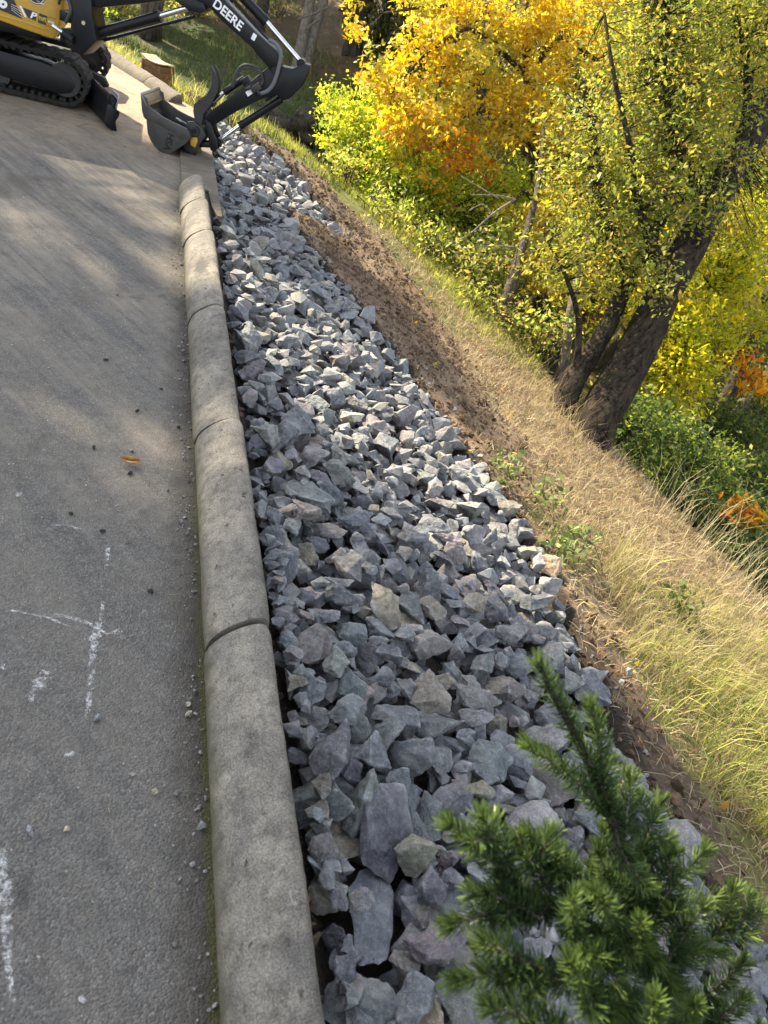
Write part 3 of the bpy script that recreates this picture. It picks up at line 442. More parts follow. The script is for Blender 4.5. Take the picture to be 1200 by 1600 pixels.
# wooden box by the far kerb
t = empty('wooden_box', (-.02, 9.80, -.02), R(-56)); t.scale = (.56, .50, .56); tag(t, 'brown wooden box with a pale bowed lid on the grass behind the far kerb', 'box')
b = MB()
for k in range(3):
    b.box((0, -.17, .07 + k * .105), (.62, .025, .100)); b.box((0, .17, .07 + k * .105), (.62, .025, .100)); b.box((.30, 0, .07 + k * .105), (.022, .31, .100)); b.box((-.30, 0, .07 + k * .105), (.022, .31, .100))
b.build('side_boards', M_BOX, t, 30, .004)
b = MB()
for sx in (-1, 1):
    for sy in (-1, 1): b = MB(); b.box((sx * .285, sy * .185, .17), (.07, .022, .34)); b.build('corner_batten', M_BOX, t, 30, .003)
b = MB()
for k in range(2):
    q = []; y0 = -.20 + k * .20
    for j in range(9):
        x = -.33 + j * .0825; q.append((x, .345 + .055 * ((x / .33) ** 2) * (1 if x < 0 else .4)))
    b.prism(q + [(x, z + .022) for x, z in q[::-1]], y0, y0 + .185)
b.build('lid', M_LID, t, 30, .003)

# dead stump / root hole on the far grass
def lumpy(name, c, r, mat, amp=.35, f=3.0, sub=3, parent=None, seed=0, flat=1.0):
    bm = bmesh.new(); bmesh.ops.create_icosphere(bm, subdivisions=sub, radius=1)
    for v in bm.verts:
        p = v.co.copy(); k = 1 + amp * noise.fractal(p * f + Vector((seed * 3.1, seed, 0)), .8, 2.1, 4)
        v.co = Vector((p.x * r[0] * k, p.y * r[1] * k, p.z * r[2] * k))
    for fc in bm.faces: fc.smooth = True
    me = bpy.data.meshes.new(name); bm.to_mesh(me); bm.free(); o = link(name, me, mat, parent); o.location = c; return o
sx, sy, sz = D['STUMP']
o = lumpy('stump', (sx, sy, sz + .08), (.75, .5, .32), M_BARKD, .6, 2.2, 4, None, 4); tag(o, 'dark rotten stump in the shaded grass below the lime shrub', 'stump')

# chalk marks
CHL = ['short faded chalk dash nearest the gutter side', 'long white chalk stroke running along the road', 'thin chalk line crossing the long stroke', 'broken chalk streak with a blot at the kerb end', 'stubby white chalk smear left of the long stroke',
       'worn white line down the edge of the road at the frame border', 'small chalk dab at the frame border', 'small faint chalk dab below the long stroke', 'faint wavy chalk scrape above the dash', 'pale chalk rub high on the road']
for l, lab in zip(D['CHALK'], CHL):
    P = [Vector((q[0], q[1], .0135)) for q in l]; W_ = [q[2] * .62 for q in l]; cp = []; cw = []
    for i in range(len(P) - 1):
        for k in range(10): cp.append(P[i].lerp(P[i + 1], k / 10)); cw.append(W_[i] + (W_[i + 1] - W_[i]) * k / 10)
    cp.append(P[-1]); cw.append(W_[-1]); vs = []; cs = []; fs = []
    for i, p in enumerate(cp):
        tg = (cp[min(i + 1, len(cp) - 1)] - cp[max(i - 1, 0)]).normalized(); sd_ = Vector((tg.y, -tg.x, 0)); e = min(i, len(cp) - 1 - i)
        for q, a in ((-.9, 0), (-.3, 1), (.3, 1), (.9, 0)): vs.append(p + sd_ * cw[i] * q * (.75 + .5 * random.random())); cs.append([a * min(1, e / 3)] * 3)
    for i in range(len(cp) - 1):
        for j in range(3): fs.append((i * 4 + j, i * 4 + j + 1, (i + 1) * 4 + j + 1, (i + 1) * 4 + j))
    V = np.array([tuple(v) for v in vs]); V[:, 2] += fbm(V[:, 0], V[:, 1], 1.1, 3, 70) * .014
    tag(link('chalk_mark', mesh_np('chalk_mark', V, np.array(fs), np.array(cs)), M_CHALK), lab, 'chalk mark', 'white chalk marks on the asphalt')
# ------------------------------------------------------------------ excavator (root frame: x along the boom, y away, z up)
EX = empty('mini_excavator', (-.72, 7.07, 0), R(-17))
tag(EX, 'yellow and black compact excavator with rubber tracks, dozer blade and a thumb over its bucket', 'excavator')
Minv = (Matrix.Translation((-.72, 7.07, 0)) @ Matrix.Rotation(R(-17), 4, 'Z')).inverted()
MT = Minv @ Matrix.Translation((-1.56, 7.43, 0)) @ Matrix.Rotation(R(-4), 4, 'Z')       # undercarriage frame, near track face at y = 0
MH = Minv                                                                                 # house is written in world metres
def bez(l): return l
# tracks
def stadium(x0, x1, r, zc, n=14):
    out = []
    for i in range(n + 1): a = -math.pi / 2 + math.pi * i / n; out.append((x1 + r * math.cos(a), zc + r * math.sin(a)))
    for i in range(n + 1): a = math.pi / 2 + math.pi * i / n; out.append((x0 + r * math.cos(a), zc + r * math.sin(a)))
    return out
def along(path, step):
    P = [Vector((p[0], 0, p[1])) for p in path] + [Vector((path[0][0], 0, path[0][1]))]; out = []; acc = 0; nxt = 0
    for i in range(len(P) - 1):
        d = P[i + 1] - P[i]; L = d.length
        if L < 1e-6: continue
        while nxt <= acc + L:
            t = (nxt - acc) / L; out.append((P[i] + d * t, math.atan2(d.z, d.x))); nxt += step
        acc += L
    return out
X0, X1, RR, ZC = -1.02, .80, .165, .215
for yn in (0.0, 1.20):
    b = MB(MT); po = stadium(X0, X1, RR + .022, ZC); pi = stadium(X0, X1, RR - .006, ZC); n = len(po)
    vs = []
    for (a, c), (d, e) in zip(po, pi): vs += [(a, yn, c), (a, yn + .30, c), (d, yn + .30, e), (d, yn, e)]
    fs = []
    for i in range(n):
        k = (i + 1) % n
        for j in range(4): fs.append((i * 4 + j, i * 4 + (j + 1) % 4, k * 4 + (j + 1) % 4, k * 4 + j))
    b.add(vs, fs); belt = b.build('rubber_track', M_RUB, EX, 40)
    b = MB(MT)
    for q, (p, an) in enumerate(along(stadium(X0, X1, RR + .024, ZC), .088)):
        rot = Matrix.Rotation(-an, 3, 'Y')
        for sy, w_ in ((.075, .145), (.225, .145)):
            b.box((p.x, yn + sy + (.0 if sy < .1 else .0), p.z), (.058 if (q + (sy > .1)) % 2 else .05, w_, .016), rot)
    b.build('tread_lug', M_RUB, belt, 30, .005)
    b = MB(MT)
    for q, (p, an) in enumerate(along(stadium(X0, X1, RR - .018, ZC), .056)):
        b.box((p.x, yn + .05, p.z), (.026, .07, .028), Matrix.Rotation(-an, 3, 'Y')); 
    b.build('drive_teeth', M_RUB, belt, 30, .004)
    b = MB(MT); b.prism([(-1.0, .13), (-.98, .28), (-.6, .31), (.2, .315), (.62, .31), (.78, .285), (.86, .24), (.89, .19), (.85, .125), (.76, .098), (.62, .105), (.3, .128), (-.9, .128)], yn + .055, yn + .27)
    fr = b.build('track_frame', M_BLK, EX, 30, .01)
    if yn == 0:
        b = MB(MT); b.box((.0, yn + .0535, .245), (.055, .004, .055)); b.build('frame_hole', M_BDEC, fr, 0)
        b = MB(MT)
        b.box((.125, .0525, .236), (.105, .003, .004)); b.box((.125, .0525, .190), (.105, .003, .004)); b.box((.074, .0525, .213), (.004, .003, .046)); b.box((.176, .0525, .213), (.004, .003, .046))
        for k in range(3): b.box((.125, .0525, .225 - k * .010), (.085 - .012 * k, .003, .0035))
        b.build('data_plate', M_WHT, fr, 0)
    for wx, wr in ((X1, .13), (X0, .13), (-.55, .07), (-.15, .07), (.3, .07)):
        b = MB(MT); b.tube([(wx, yn + .06, ZC if wr > .1 else .125), (wx, yn + .25, ZC if wr > .1 else .125)], wr, 18); b.build('track_wheel', M_STEEL, belt, 40)
b = MB(MT); b.box((-.1, .75, .30), (1.0, .95, .16)); b.box((.45, .75, .25), (.5, .55, .12)); b.build('undercarriage', M_BLK, EX, 30, .012)
b = MB(MT); b.tube([(-.12, .75, .36), (-.12, .75, .52)], .42, 28); b.build('slew_ring', M_BLK, EX, 40)
M_GLARE = m_plain('scuffed_grey_plate', (.30, .31, .33), .3, .3, .6, .2)  # light grey paints the sun glare on the black steel blade top
# dozer blade: near edge forward, far edge tucked behind the track
MBL = Minv @ Matrix.Translation((-.335, 6.98, 0)) @ Matrix.Rotation(R(19), 4, 'Z') @ Matrix.Diagonal((.85, .80, .78, 1))
arc = [(-.02, .0), (.012, .012), (-.015, .06), (-.028, .12), (-.022, .19), (.0, .26), (.035, .30)]
b = MB(MBL); b.prism(arc + [(.020, .315), (-.02, .275), (-.05, .19), (-.058, .12), (-.045, .05)], .012, 1.42); bl = b.build('dozer_blade', M_BLK, EX, 30, .003)
b = MB(MBL); b.prism([(.030, .0), (-.06, .03), (-.10, .07), (-.085, .13), (-.075, .19), (-.07, .245), (-.03, .262), (.05, .20), (.045, .16), (.012, .10)], -.006, .012); b.build('end_plate', M_BLK, bl, 25, .003)
b = MB(MBL); b.prism([(.0, -.004), (.03, -.004), (.016, .12), (.0, .12)], .0, 1.43); b.build('cutting_edge', M_EDGE, bl, 25)
b = MB(MBL); b.box((.032, .12, .285), (.016, .22, .15), Matrix.Rotation(R(10), 3, 'Y')); b.build('blade_top_plate', M_GLARE, bl, 25, .006)
b = MB(MBL); b.tube(curve_pts([(.03, .02, .29), (-.02, .02, .345), (-.05, .02, .33), (-.052, .02, .285), (-.02, .02, .26)], 5), .010, 8); b.build('lifting_eye', M_BLK, bl, 40)
for yy in (.35, .95):
    b = MB(MT); b.prism([(.55, .18), (.62, .24), (1.0, .15), (1.04, .08), (.95, .05), (.7, .11)], yy, yy + .09); b.build('blade_arm', M_BLK, EX, 30, .008)
b = MB(MT); b.tube([(.5, .65, .26), (.8, .65, .18)], .04, 12); b.tube([(.8, .65, .18), (1.0, .65, .13)], .022, 12); b.build('blade_cylinder', M_BLK, EX, 40)
# house
HY = 7.15
hp = [(-2.55, .60), (-1.19, .572), (-1.0, .552), (-.815, .538), (-.79, .55), (-.768, .62), (-.745, .75), (-.735, .88), (-.78, .95), (-.95, .98), (-2.45, 1.0), (-2.62, .95), (-2.64, .75)]
b = MB(MH); b.prism(hp, HY, HY + 1.42); hs = b.build('house_body', M_YEL, EX, 25, .022)
b = MB(MH); b.prism([(-2.5, .632), (-1.05, .600), (-.86, .586), (-.85, .598), (-1.05, .614), (-2.5, .648)], HY - .006, HY + .002); b.build('side_rib', M_YEL, hs, 25, .003)
b = MB(MH); b.prism([(-2.3, .60), (-.9, .56), (-.95, .49), (-2.1, .47)], HY + .12, HY + 1.3); b.build('turntable_frame', M_BLK, hs, 30, .01)
YD = HY - .0045
def flat(name, poly, mat, y=YD, parent=hs, th=.003): b = MB(MH); b.prism(poly, y, y + th); return b.build(name, mat, parent, 0)
flat('black_stripe', [(-1.9, .665), (-1.19, .645), (-1.022, .622), (-1.085, .745), (-1.13, .85), (-1.9, .87)], M_BDEC)
flat('white_slash', [(-1.045, .706), (-1.030, .706), (-.995, .640), (-1.010, .640)], M_WHT)
flat('letter_panel', [(-1.022, .700), (-.922, .690), (-.932, .634), (-.985, .640)], M_BDEC)
flat('dealer_panel', [(-.905, .690), (-.848, .684), (-.861, .620), (-.918, .626)], M_GDEC)
flat('panel_line', [(-.846, .683), (-.786, .6785), (-.786, .6765), (-.846, .681)], M_BDEC); flat('panel_line', [(-.858, .622), (-.800, .619), (-.800, .617), (-.858, .620)], M_BDEC)
def text(name, body, mat, M, size, parent, shear=0.0, ext=.0012, bold=.0):
    cu = bpy.data.curves.new(name, 'FONT'); cu.body = body; cu.size = size; cu.shear = shear; cu.extrude = ext; cu.align_x = 'CENTER'; cu.align_y = 'CENTER'; cu.offset = bold; cu.resolution_u = 4
    tmp = bpy.data.objects.new('tmp', cu); COL.objects.link(tmp); dg = bpy.context.evaluated_depsgraph_get()
    me = bpy.data.meshes.new_from_object(tmp.evaluated_get(dg)); bpy.data.objects.remove(tmp); me.transform(M); me.materials.clear()
    me.name = name; return link(name, me, mat, parent)
def TM(x, y, z, rot, sx=1.0): return Matrix.Translation((x, y, z)) @ Matrix.Rotation(R(rot), 4, 'Y') @ Matrix.Rotation(R(90), 4, 'X') @ Matrix.Diagonal((sx, 1, 1, 1))
text('model_numeral', '26', M_WHT, MH @ TM(-1.19, YD - .001, .70, 2), .115, hs, .22, .0012, .004)
text('letter', 'P', M_WHT, MH @ TM(-.952, YD - .001, .663, 5, 1.3), .060, hs, .25, .0012, .002)
text('dealer_name', 'PAPE', M_YDEC, MH @ TM(-.883, YD - .001, .655, 5, .62), .038, hs, .1, .0012, .0008)
text('dealer_number', '8050', M_WHT, MH @ TM(-.822, YD - .001, .650, 4, 1.0), .022, hs, 0, .0012, .0004)
# emblem: rounded shield
sh = [(-.985, .83), (-.985, .775), (-.965, .752), (-.93, .742), (-.89, .752), (-.862, .785), (-.862, .83), (-.875, .86), (-.97, .86)]
c0 = (-.922, .80); sc = lambda k: [(c0[0] + (x - c0[0]) * k, c0[1] + (z - c0[1]) * k) for x, z in sh]
flat('emblem_border', sc(1.0), M_BDEC, YD); flat('emblem_ring', sc(.93), M_WHT, YD - .002); flat('emblem_field', sc(.84), M_BDEC, YD - .004)
for k in range(4): flat('emblem_stroke', [(-.96 + .02 * k, .79 - .012 * k), (-.955 + .02 * k, .794 - .012 * k), (-.90 + .012 * k, .765 - .002 * k), (-.905 + .012 * k, .762 - .002 * k)], M_WHT, YD - .006)
for k in range(4): flat('swoosh', [(-1.10, .70 - .012 * k), (-1.10, .702 - .012 * k), (-1.035 + .004 * k, .690 - .020 * k), (-1.035 + .004 * k, .688 - .020 * k)], M_WHT, YD - .001)
b = MB(MH); b.box((-1.75, HY + .75, 1.07), (.5, .5, .14)); b.box((-1.98, HY + .75, 1.32), (.12, .48, .5)); b.build('seat', M_BLK, EX, 30, .03)
# swing post
b = MB(); b.prism([(.181, .512), (.299, .640), (.262, .80), (.255, .90), (.10, .90), (.105, .75), (.088, .64), (.06, .60), (.052, .556), (.12, .52)], -.12, .12); po = b.build('swing_post', M_BLK, EX, 25, .012)
b = MB(); b.box((.045, .02, .60), (.11, .18, .09)); b.box((.04, .02, .73), (.11, .16, .07)); b.build('swing_bracket', M_BLK, EX, 30, .012)
b = MB(); b.tube([(-.035, -.13, .655), (.05, -.13, .628)], .014, 12); b.build('swing_rod', M_CHR, EX, 40)
b = MB(); b.tube([(.045, -.13, .63), (.12, -.13, .60)], .032, 12); b.box((.10, -.13, .60), (.05, .05, .05)); b.build('swing_cylinder', M_BLK, EX, 40)
b = MB(); b.tube([(.20, -.132, .735), (.20, -.118, .735)], .014, 12); b.build('grease_pin', M_CHR, po, 40)
for k in range(3):
    b = MB(); b.tube(curve_pts([(-.02, -.05 + .04 * k, .80 + .05 * k), (.04, -.10 + .03 * k, .88 + .02 * k), (.10, -.12, .80), (.06, -.12, .70)], 6), .011, 8); b.build('hydraulic_hose', M_HOSE, EX, 60)
b = MB(MH); b.box((-.70, HY + .10, .84), (.045, .10, .10)); b.build('work_lamp', M_WHT, EX, 30, .012)
# boom
bp = [(.12, .83), (.30, .858), (.61, .965), (.85, 1.055), (1.0, 1.085), (1.127, 1.066), (1.231, 1.005), (1.40, .932), (1.483, .893), (1.513, .864), (1.60, .812), (1.65, .775), (1.69, .79), (1.712, .835), (1.70, .89), (1.66, .93), (1.585, .963), (1.493, 1.0), (1.23, 1.142), (1.16, 1.225), (1.06, 1.30), (.9, 1.32), (.69, 1.25), (.4, 1.10), (.13, .98)]
b = MB(); b.prism(bp, -.075, .075); bo = b.build('boom', M_BLK, EX, 25, .008)
b = MB(); b.prism([(.85, 1.052), (.95, 1.10), (1.08, 1.09), (1.10, 1.05), (1.06, 1.02), (.985, 1.012), (.93, 1.03)], -.095, .095); b.build('cylinder_mount', M_BLK, bo, 25, .006)
text('boom_lettering', 'DEERE', M_WHT, TM(1.262, -.0765, 1.062, 25.5, 1.0), .088, bo, 0.0, .001, .0022)
b = MB(); b.box((1.475, -.078, .975), (.03, .006, .045), Matrix.Rotation(R(20), 3, 'Y')); b.build('lifting_label', M_WHT, bo, 0)
def cyl(name, a, m, c, rb, rr, y=0.0):
    A, Mm, Cc = [Vector((p[0], y, p[1])) for p in (a, m, c)]
    b = MB(); d = (Mm - A).normalized(); b.tube([A, Mm - d * .03], rb, 16); b.tube([Mm - d * .03, Mm], rb * 1.12, 16); o = b.build(name, M_BLK, EX, 40)
    b = MB(); b.tube([Mm, Cc], rr, 14); b.build('piston_rod', M_CHR, o, 40)
    b = MB(); b.tube([Cc + Vector((0, -.05, 0)), Cc + Vector((0, .05, 0))], rb * .95, 14); b.build('rod_eye', M_BLK, o, 40); return o
cyl('boom_cylinder', (.24, .665), (.74, .918), (.976, 1.041), .036, .021, -.02)
cyl('arm_cylinder', (1.18, 1.285), (1.543, 1.085), (1.854, .892), .036, .020)
b = MB(); b.tube([(.30, .02, .64), (1.0, .02, .985)], .012, 8); b.build('return_pipe', M_BLK, EX, 40)
for k in range(2):
    b = MB(); b.tube(curve_pts([(1.15, -.03 + .05 * k, 1.24), (1.35, -.03 + .05 * k, 1.115), (1.50, -.05 + .05 * k, 1.025), (1.585, -.06, .985)], 6), .008, 8); b.build('hydraulic_pipe', M_BLK, bo, 60)
# arm
ap = [(1.609, .806), (1.45, .634), (1.15, .333), (1.175, .29), (1.236, .283), (1.40, .43), (1.599, .58), (1.70, .635), (1.765, .612), (1.80, .63), (1.835, .662), (1.90, .755), (1.928, .85), (1.925, .90), (1.885, .905), (1.849, .883), (1.794, .846), (1.735, .84), (1.68, .845)]
b = MB(); b.prism(ap, -.065, .065); ar = b.build('arm', M_BLK, EX, 25, .008)
b = MB(); b.tube([(1.672, -.10, .80), (1.672, .10, .80)], .030, 16); b.build('pivot_pin', M_BLK, ar, 40)
b = MB(); b.box((1.495, -.068, .60), (.062, .006, .036), Matrix.Rotation(R(-42), 3, 'Y')); b.build('capacity_label', M_WHT, ar, 0)
b = MB(); b.box((1.545, -.085, .645), (.085, .04, .05), Matrix.Rotation(R(-42), 3, 'Y')); b.tube([(1.575, -.085, .67), (1.59, -.085, .70)], .014, 8); b.tube([(1.50, -.085, .64), (1.47, -.085, .615)], .013, 8); b.tube([(1.56, -.10, .63), (1.58, -.10, .61)], .013, 8); b.build('valve_block', M_STEEL, ar, 30, .004)
b = MB(); b.tube(curve_pts([(1.59, -.07, .985), (1.65, -.09, .975), (1.695, -.10, .93), (1.70, -.10, .86), (1.68, -.095, .73), (1.64, -.09, .655), (1.585, -.09, .618)], 7), .015, 10); b.build('hydraulic_hose', M_HOSEG, EX, 60)
for k in range(2):
    b = MB(); b.tube(curve_pts([(1.59, -.08 + .02 * k, .70), (1.565, -.09, .76 - .01 * k), (1.515 + .005 * k, -.09, .785 - .014 * k), (1.43 + .01 * k, -.09, .775 - .02 * k), (1.375 + .012 * k, -.08, .71), (1.345 + .012 * k, -.07, .60)], 7), .009, 8); b.build('hydraulic_hose', M_HOSE, EX, 60)
cyl('bucket_cylinder', (1.745, .612), (1.436, .328), (1.285, .173), .030, .017)
b = MB(); b.tube([(1.72, -.03, .66), (1.62, -.03, .57)], .010, 8); b.build('bucket_pipe', M_BLK, EX, 40)
cyl('thumb_cylinder', (1.425, .672), (1.28, .535), (1.195, .43), .024, .014)
b = MB(); b.box((1.45, 0, .655), (.07, .08, .07), Matrix.Rotation(R(-42), 3, 'Y')); b.build('thumb_bracket', M_BLK, ar, 30, .006)
# thumb: serrated jaw
jaw = [(1.161, .700)]; a0, a1 = Vector((1.161, .700)), Vector((1.075, .43))
ctrl = curve_pts([(1.166, .690, 0), (1.186, .62, 0), (1.184, .55, 0), (1.145, .47, 0), (1.09, .425, 0)], 5); saw = []
for i, p in enumerate(ctrl[:-1]):
    q = ctrl[i + 1]; nrm = Vector((-(q - p).y, (q - p).x, 0)).normalized(); nrm = nrm if nrm.x < 0 else -nrm
    saw += [(p.x, p.y), (p.x + nrm.x * .013 + (q - p).x * .15, p.y + nrm.y * .013 + (q - p).y * .15), (p.x + (q - p).x * .6, p.y + (q - p).y * .6)]
th = [(1.172, .698), (1.205, .665), (1.232, .60), (1.236, .53), (1.20, .43), (1.145, .35), (1.140, .29), (1.125, .20), (1.10, .175), (1.07, .185), (1.06, .22), (1.083, .285), (1.062, .345), (1.066, .40)] + saw[::-1]
for yy in (-.07, .045):
    b = MB(); b.prism(th, yy, yy + .025); b.build('thumb_plate', M_STEEL, EX, 0, 0)
b = MB(); b.box((1.17, 0, .47), (.03, .10, .14), Matrix.Rotation(R(20), 3, 'Y')); b.build('thumb_web', M_STEEL, EX, 30, .004)
b = MB(); b.tube([(1.108, -.155, .222), (1.108, .155, .222)], .034, 20); b.build('bucket_pin', M_STEEL, EX, 40)
b = MB(); b.tube([(1.108, -.162, .222), (1.108, -.154, .222)], .020, 16); b.build('pin_cap', M_BLK, EX, 40)
b = MB(); b.tube(curve_pts([(1.06, -.04, .225), (1.0, -.06, .235), (.96, -.09, .255), (.93, -.05, .25)], 5), .012, 8); b.build('edge_hose', M_EDGE, EX, 60)
b = MB()
for yy in (-.085, .06): b.prism([(1.165, .32), (1.215, .30), (1.245, .23), (1.285, .175), (1.29, .12), (1.262, .09), (1.235, .10), (1.215, .16), (1.19, .24)], yy, yy + .025)
b.build('bucket_link', M_BLK, EX, 25, .003)
b = MB()
for yy in (-.06, .04): b.prism([(1.09, .12), (1.25, .155), (1.262, .12), (1.10, .082)], yy, yy + .022)
b.build('push_link', M_BLK, EX, 25, .003)
b = MB()
for yy in (-.11, .09): b.prism([(1.03, .265), (1.08, .28), (1.16, .25), (1.19, .20), (1.15, .13), (1.13, .07), (1.09, .035), (1.03, .06), (1.0, .14)], yy, yy + .025)
b.build('hinge_bracket', M_STEEL, EX, 25, .003)
b = MB(); b.prism([(1.085, .165), (1.125, .175), (1.135, .145), (1.118, .095), (1.08, .105), (1.075, .135)], -.135, -.112); b.tube([(1.095, -.142, .135), (1.095, -.13, .135)], .018, 14); b.build('coupler_lock', M_YEL, EX, 25, .003)
b = MB(); b.prism([(1.02, .09), (1.09, .10), (1.125, .03), (1.06, .02), (1.0, .045)], -.10, .10); b.build('quick_coupler', M_BLK, EX, 25, .006)
M_BUCK = m_plain('scraped_bucket_steel', (.042, .041, .040), .5, .15, .4, .55, (.085, .072, .058), 12)
# bucket
sq = lambda l: [(x, .384 - (.384 - z) * .829) for x, z in l]
bk_ = sq([(.705, .224), (.735, .184), (.742, .12), (.752, .06), (.781, -.002), (.812, -.04), (.85, -.068), (.894, -.079), (.946, -.061), (1.005, .006), (1.064, .072)])
mouth = sq([(1.091, .129), (1.093, .165), (1.063, .205), (.95, .225), (.86, .247), (.80, .275), (.745, .305), (.733, .363), (.69, .384)])
BW = .21; Bk = None
for yy in (-BW, BW - .014):
    b = MB(); b.prism(bk_ + mouth, yy, yy + .014); o = b.build('bucket_side', M_BUCK, EX, 25, .002); Bk = Bk or o
b = MB(); path = [Vector((x, 0, z)) for x, z in [sq([(.69, .384)])[0]] + bk_ + sq([(1.091, .129), (1.07, .19)])]; vs = []; fs = []
for i, p in enumerate(path):
    t_ = (path[min(i + 1, len(path) - 1)] - path[max(i - 1, 0)]).normalized(); nn_ = Vector((-t_.z, 0, t_.x))
    for q in (0, .012):
        for yy in (-BW + .004, BW - .004): vs.append(p + nn_ * q + Vector((0, yy, 0)))
for i in range(len(path) - 1):
    a = i * 4; c = a + 4; fs += [(a, a + 1, c + 1, c), (a + 2, c + 2, c + 3, a + 3), (a, c, c + 2, a + 2), (a + 1, a + 3, c + 3, c + 1)]
b.add(vs, fs); b.build('bucket_shell', M_BUCK, EX, 30)
b = MB(); b.prism(sq([(.683, .39), (.70, .39), (.752, .295), (.735, .18), (.715, .20), (.700, .25)]), -BW - .012, -BW); b.prism(sq([(.735, .19), (.742, .302), (.86, .245), (1.06, .203), (1.09, .165), (1.088, .125), (1.02, .10), (.97, .13), (.80, .185)]), -BW - .010, -BW - .0005); b.build('wear_plate', M_BUCK, EX, 25, .002)
b = MB()
for k in range(1): b.prism(sq([(.680, .40), (.692, .40), (.742, .30), (.728, .30)]), -BW - .014, BW + .012)
b.build('cutting_lip', M_EDGE, EX, 25, .002)
b = MB()
for k in range(9): b.box((.722, -BW + .03 + k * .045, .322), (.03, .018, .012), Matrix.Rotation(R(-60), 3, 'Y'))
b.build('lip_serration', M_BLK, EX, 0)
text('bucket_lettering', 'HSA', M_RUB, TM(.925, -BW - .0005, .10, 103, 1.0), .075, Bk, 0, .003, .001)
# ------------------------------------------------------------------ quarry rocks
class Proto: pass
def rock_proto(seed):
    r = np.random.default_rng(900 + seed); n = int(r.integers(9, 15))
    P = r.normal(size=(n, 3)); P /= np.linalg.norm(P, axis=1)[:, None]; P *= r.uniform(.70, 1.0, (n, 1))
    P[:, 0] *= r.uniform(1.0, 1.35); P[:, 1] *= r.uniform(.72, 1.0); P[:, 2] *= r.uniform(.46, .80)
    bm = bmesh.new()
    for p in P: bm.verts.new(p)
    res = bmesh.ops.convex_hull(bm, input=bm.verts[:]); bmesh.ops.delete(bm, geom=[v for v in bm.verts if not v.link_faces], context='VERTS')
    bmesh.ops.dissolve_limit(bm, angle_limit=R(9), verts=bm.verts[:], edges=bm.edges[:])
    bmesh.ops.recalc_face_normals(bm, faces=bm.faces[:])
    o = Proto(); o.N = np.array([tuple(f.normal) for f in bm.faces]); o.Dp = np.array([f.normal.dot(f.verts[0].co) for f in bm.faces])
    o.ext = np.abs(np.array([tuple(v.co) for v in bm.verts])).max()
    bmesh.ops.bevel(bm, geom=bm.edges[:], offset=.018, segments=1, profile=.5, affect='EDGES', clamp_overlap=True)
    lo = bm.copy(); bmesh.ops.triangulate(lo, faces=lo.faces[:])
    es = [e for e in lo.edges if e.calc_length() > .42]; bmesh.ops.subdivide_edges(lo, edges=es, cuts=1); bmesh.ops.triangulate(lo, faces=[f for f in lo.faces if len(f.verts) > 3]); lo.normal_update()
    lof = Vector((seed * 3.3, 1.0, seed)); mv = [v.co + v.normal * (noise.fractal(v.co * 2.4 + lof, .9, 2.0, 3) * .075) for v in lo.verts]
    for v, p in zip(lo.verts, mv): v.co = p
    o.lv = np.array([tuple(v.co) for v in lo.verts]); lo.verts.index_update(); o.lf = np.array([[v.index for v in f.verts] for f in lo.faces]); lo.free()
    bmesh.ops.triangulate(bm, faces=bm.faces[:])
    for _ in range(4):
        es = [e for e in bm.edges if e.calc_length() > .11]
        if es: bmesh.ops.subdivide_edges(bm, edges=es, cuts=1, use_grid_fill=False); bmesh.ops.triangulate(bm, faces=[f for f in bm.faces if len(f.verts) > 3])
    bm.normal_update(); off = Vector((seed * 7.3, seed * 1.7, 0)); new = []
    for v in bm.verts:
        p = v.co; k = noise.fractal(p * 1.7 + off, .9, 2.0, 3) * .075 + noise.ridged_multi_fractal(p * 2.4 + off, .9, 2.1, 4, 1.0, 2.0) * .036 - .04 + noise.fractal(p * 7 + off, .8, 2.2, 3) * .016
        new.append(p + v.normal * k)
    for v, p in zip(bm.verts, new): v.co = p
    bm.normal_update()
    for f in bm.faces: f.smooth = True
    for e in bm.edges:
        if len(e.link_faces) == 2 and e.calc_face_angle(0) > R(20): e.smooth = False
    me = bpy.data.meshes.new('quarry_rock'); bm.to_mesh(me); bm.free(); o.me = me; return o
NP = 46; PRO = [rock_proto(i) for i in range(NP)]
cs = .0125; RX0, RY0, RNX, RNY = .36, -.5, 190, 810
hx = RX0 + np.arange(RNX) * cs; hy = RY0 + np.arange(RNY) * cs
HXg, HYg = np.meshgrid(hx, hy, indexing='ij'); HB = ground_z(HXg, HYg); Hm = HB.copy(); Hm[HXg < .392] = .12
NOM = nominal(HXg, HYg)[0]; IDm = np.full(Hm.shape, -1, int); BD = poly_sd(BED, HXg, HYg)
rocks = []
def rotm(yaw, tilt, ta):
    return np.array(Matrix.Rotation(yaw, 3, 'Z') @ Matrix.Rotation(tilt, 3, Vector((math.cos(ta), math.sin(ta), 0))))
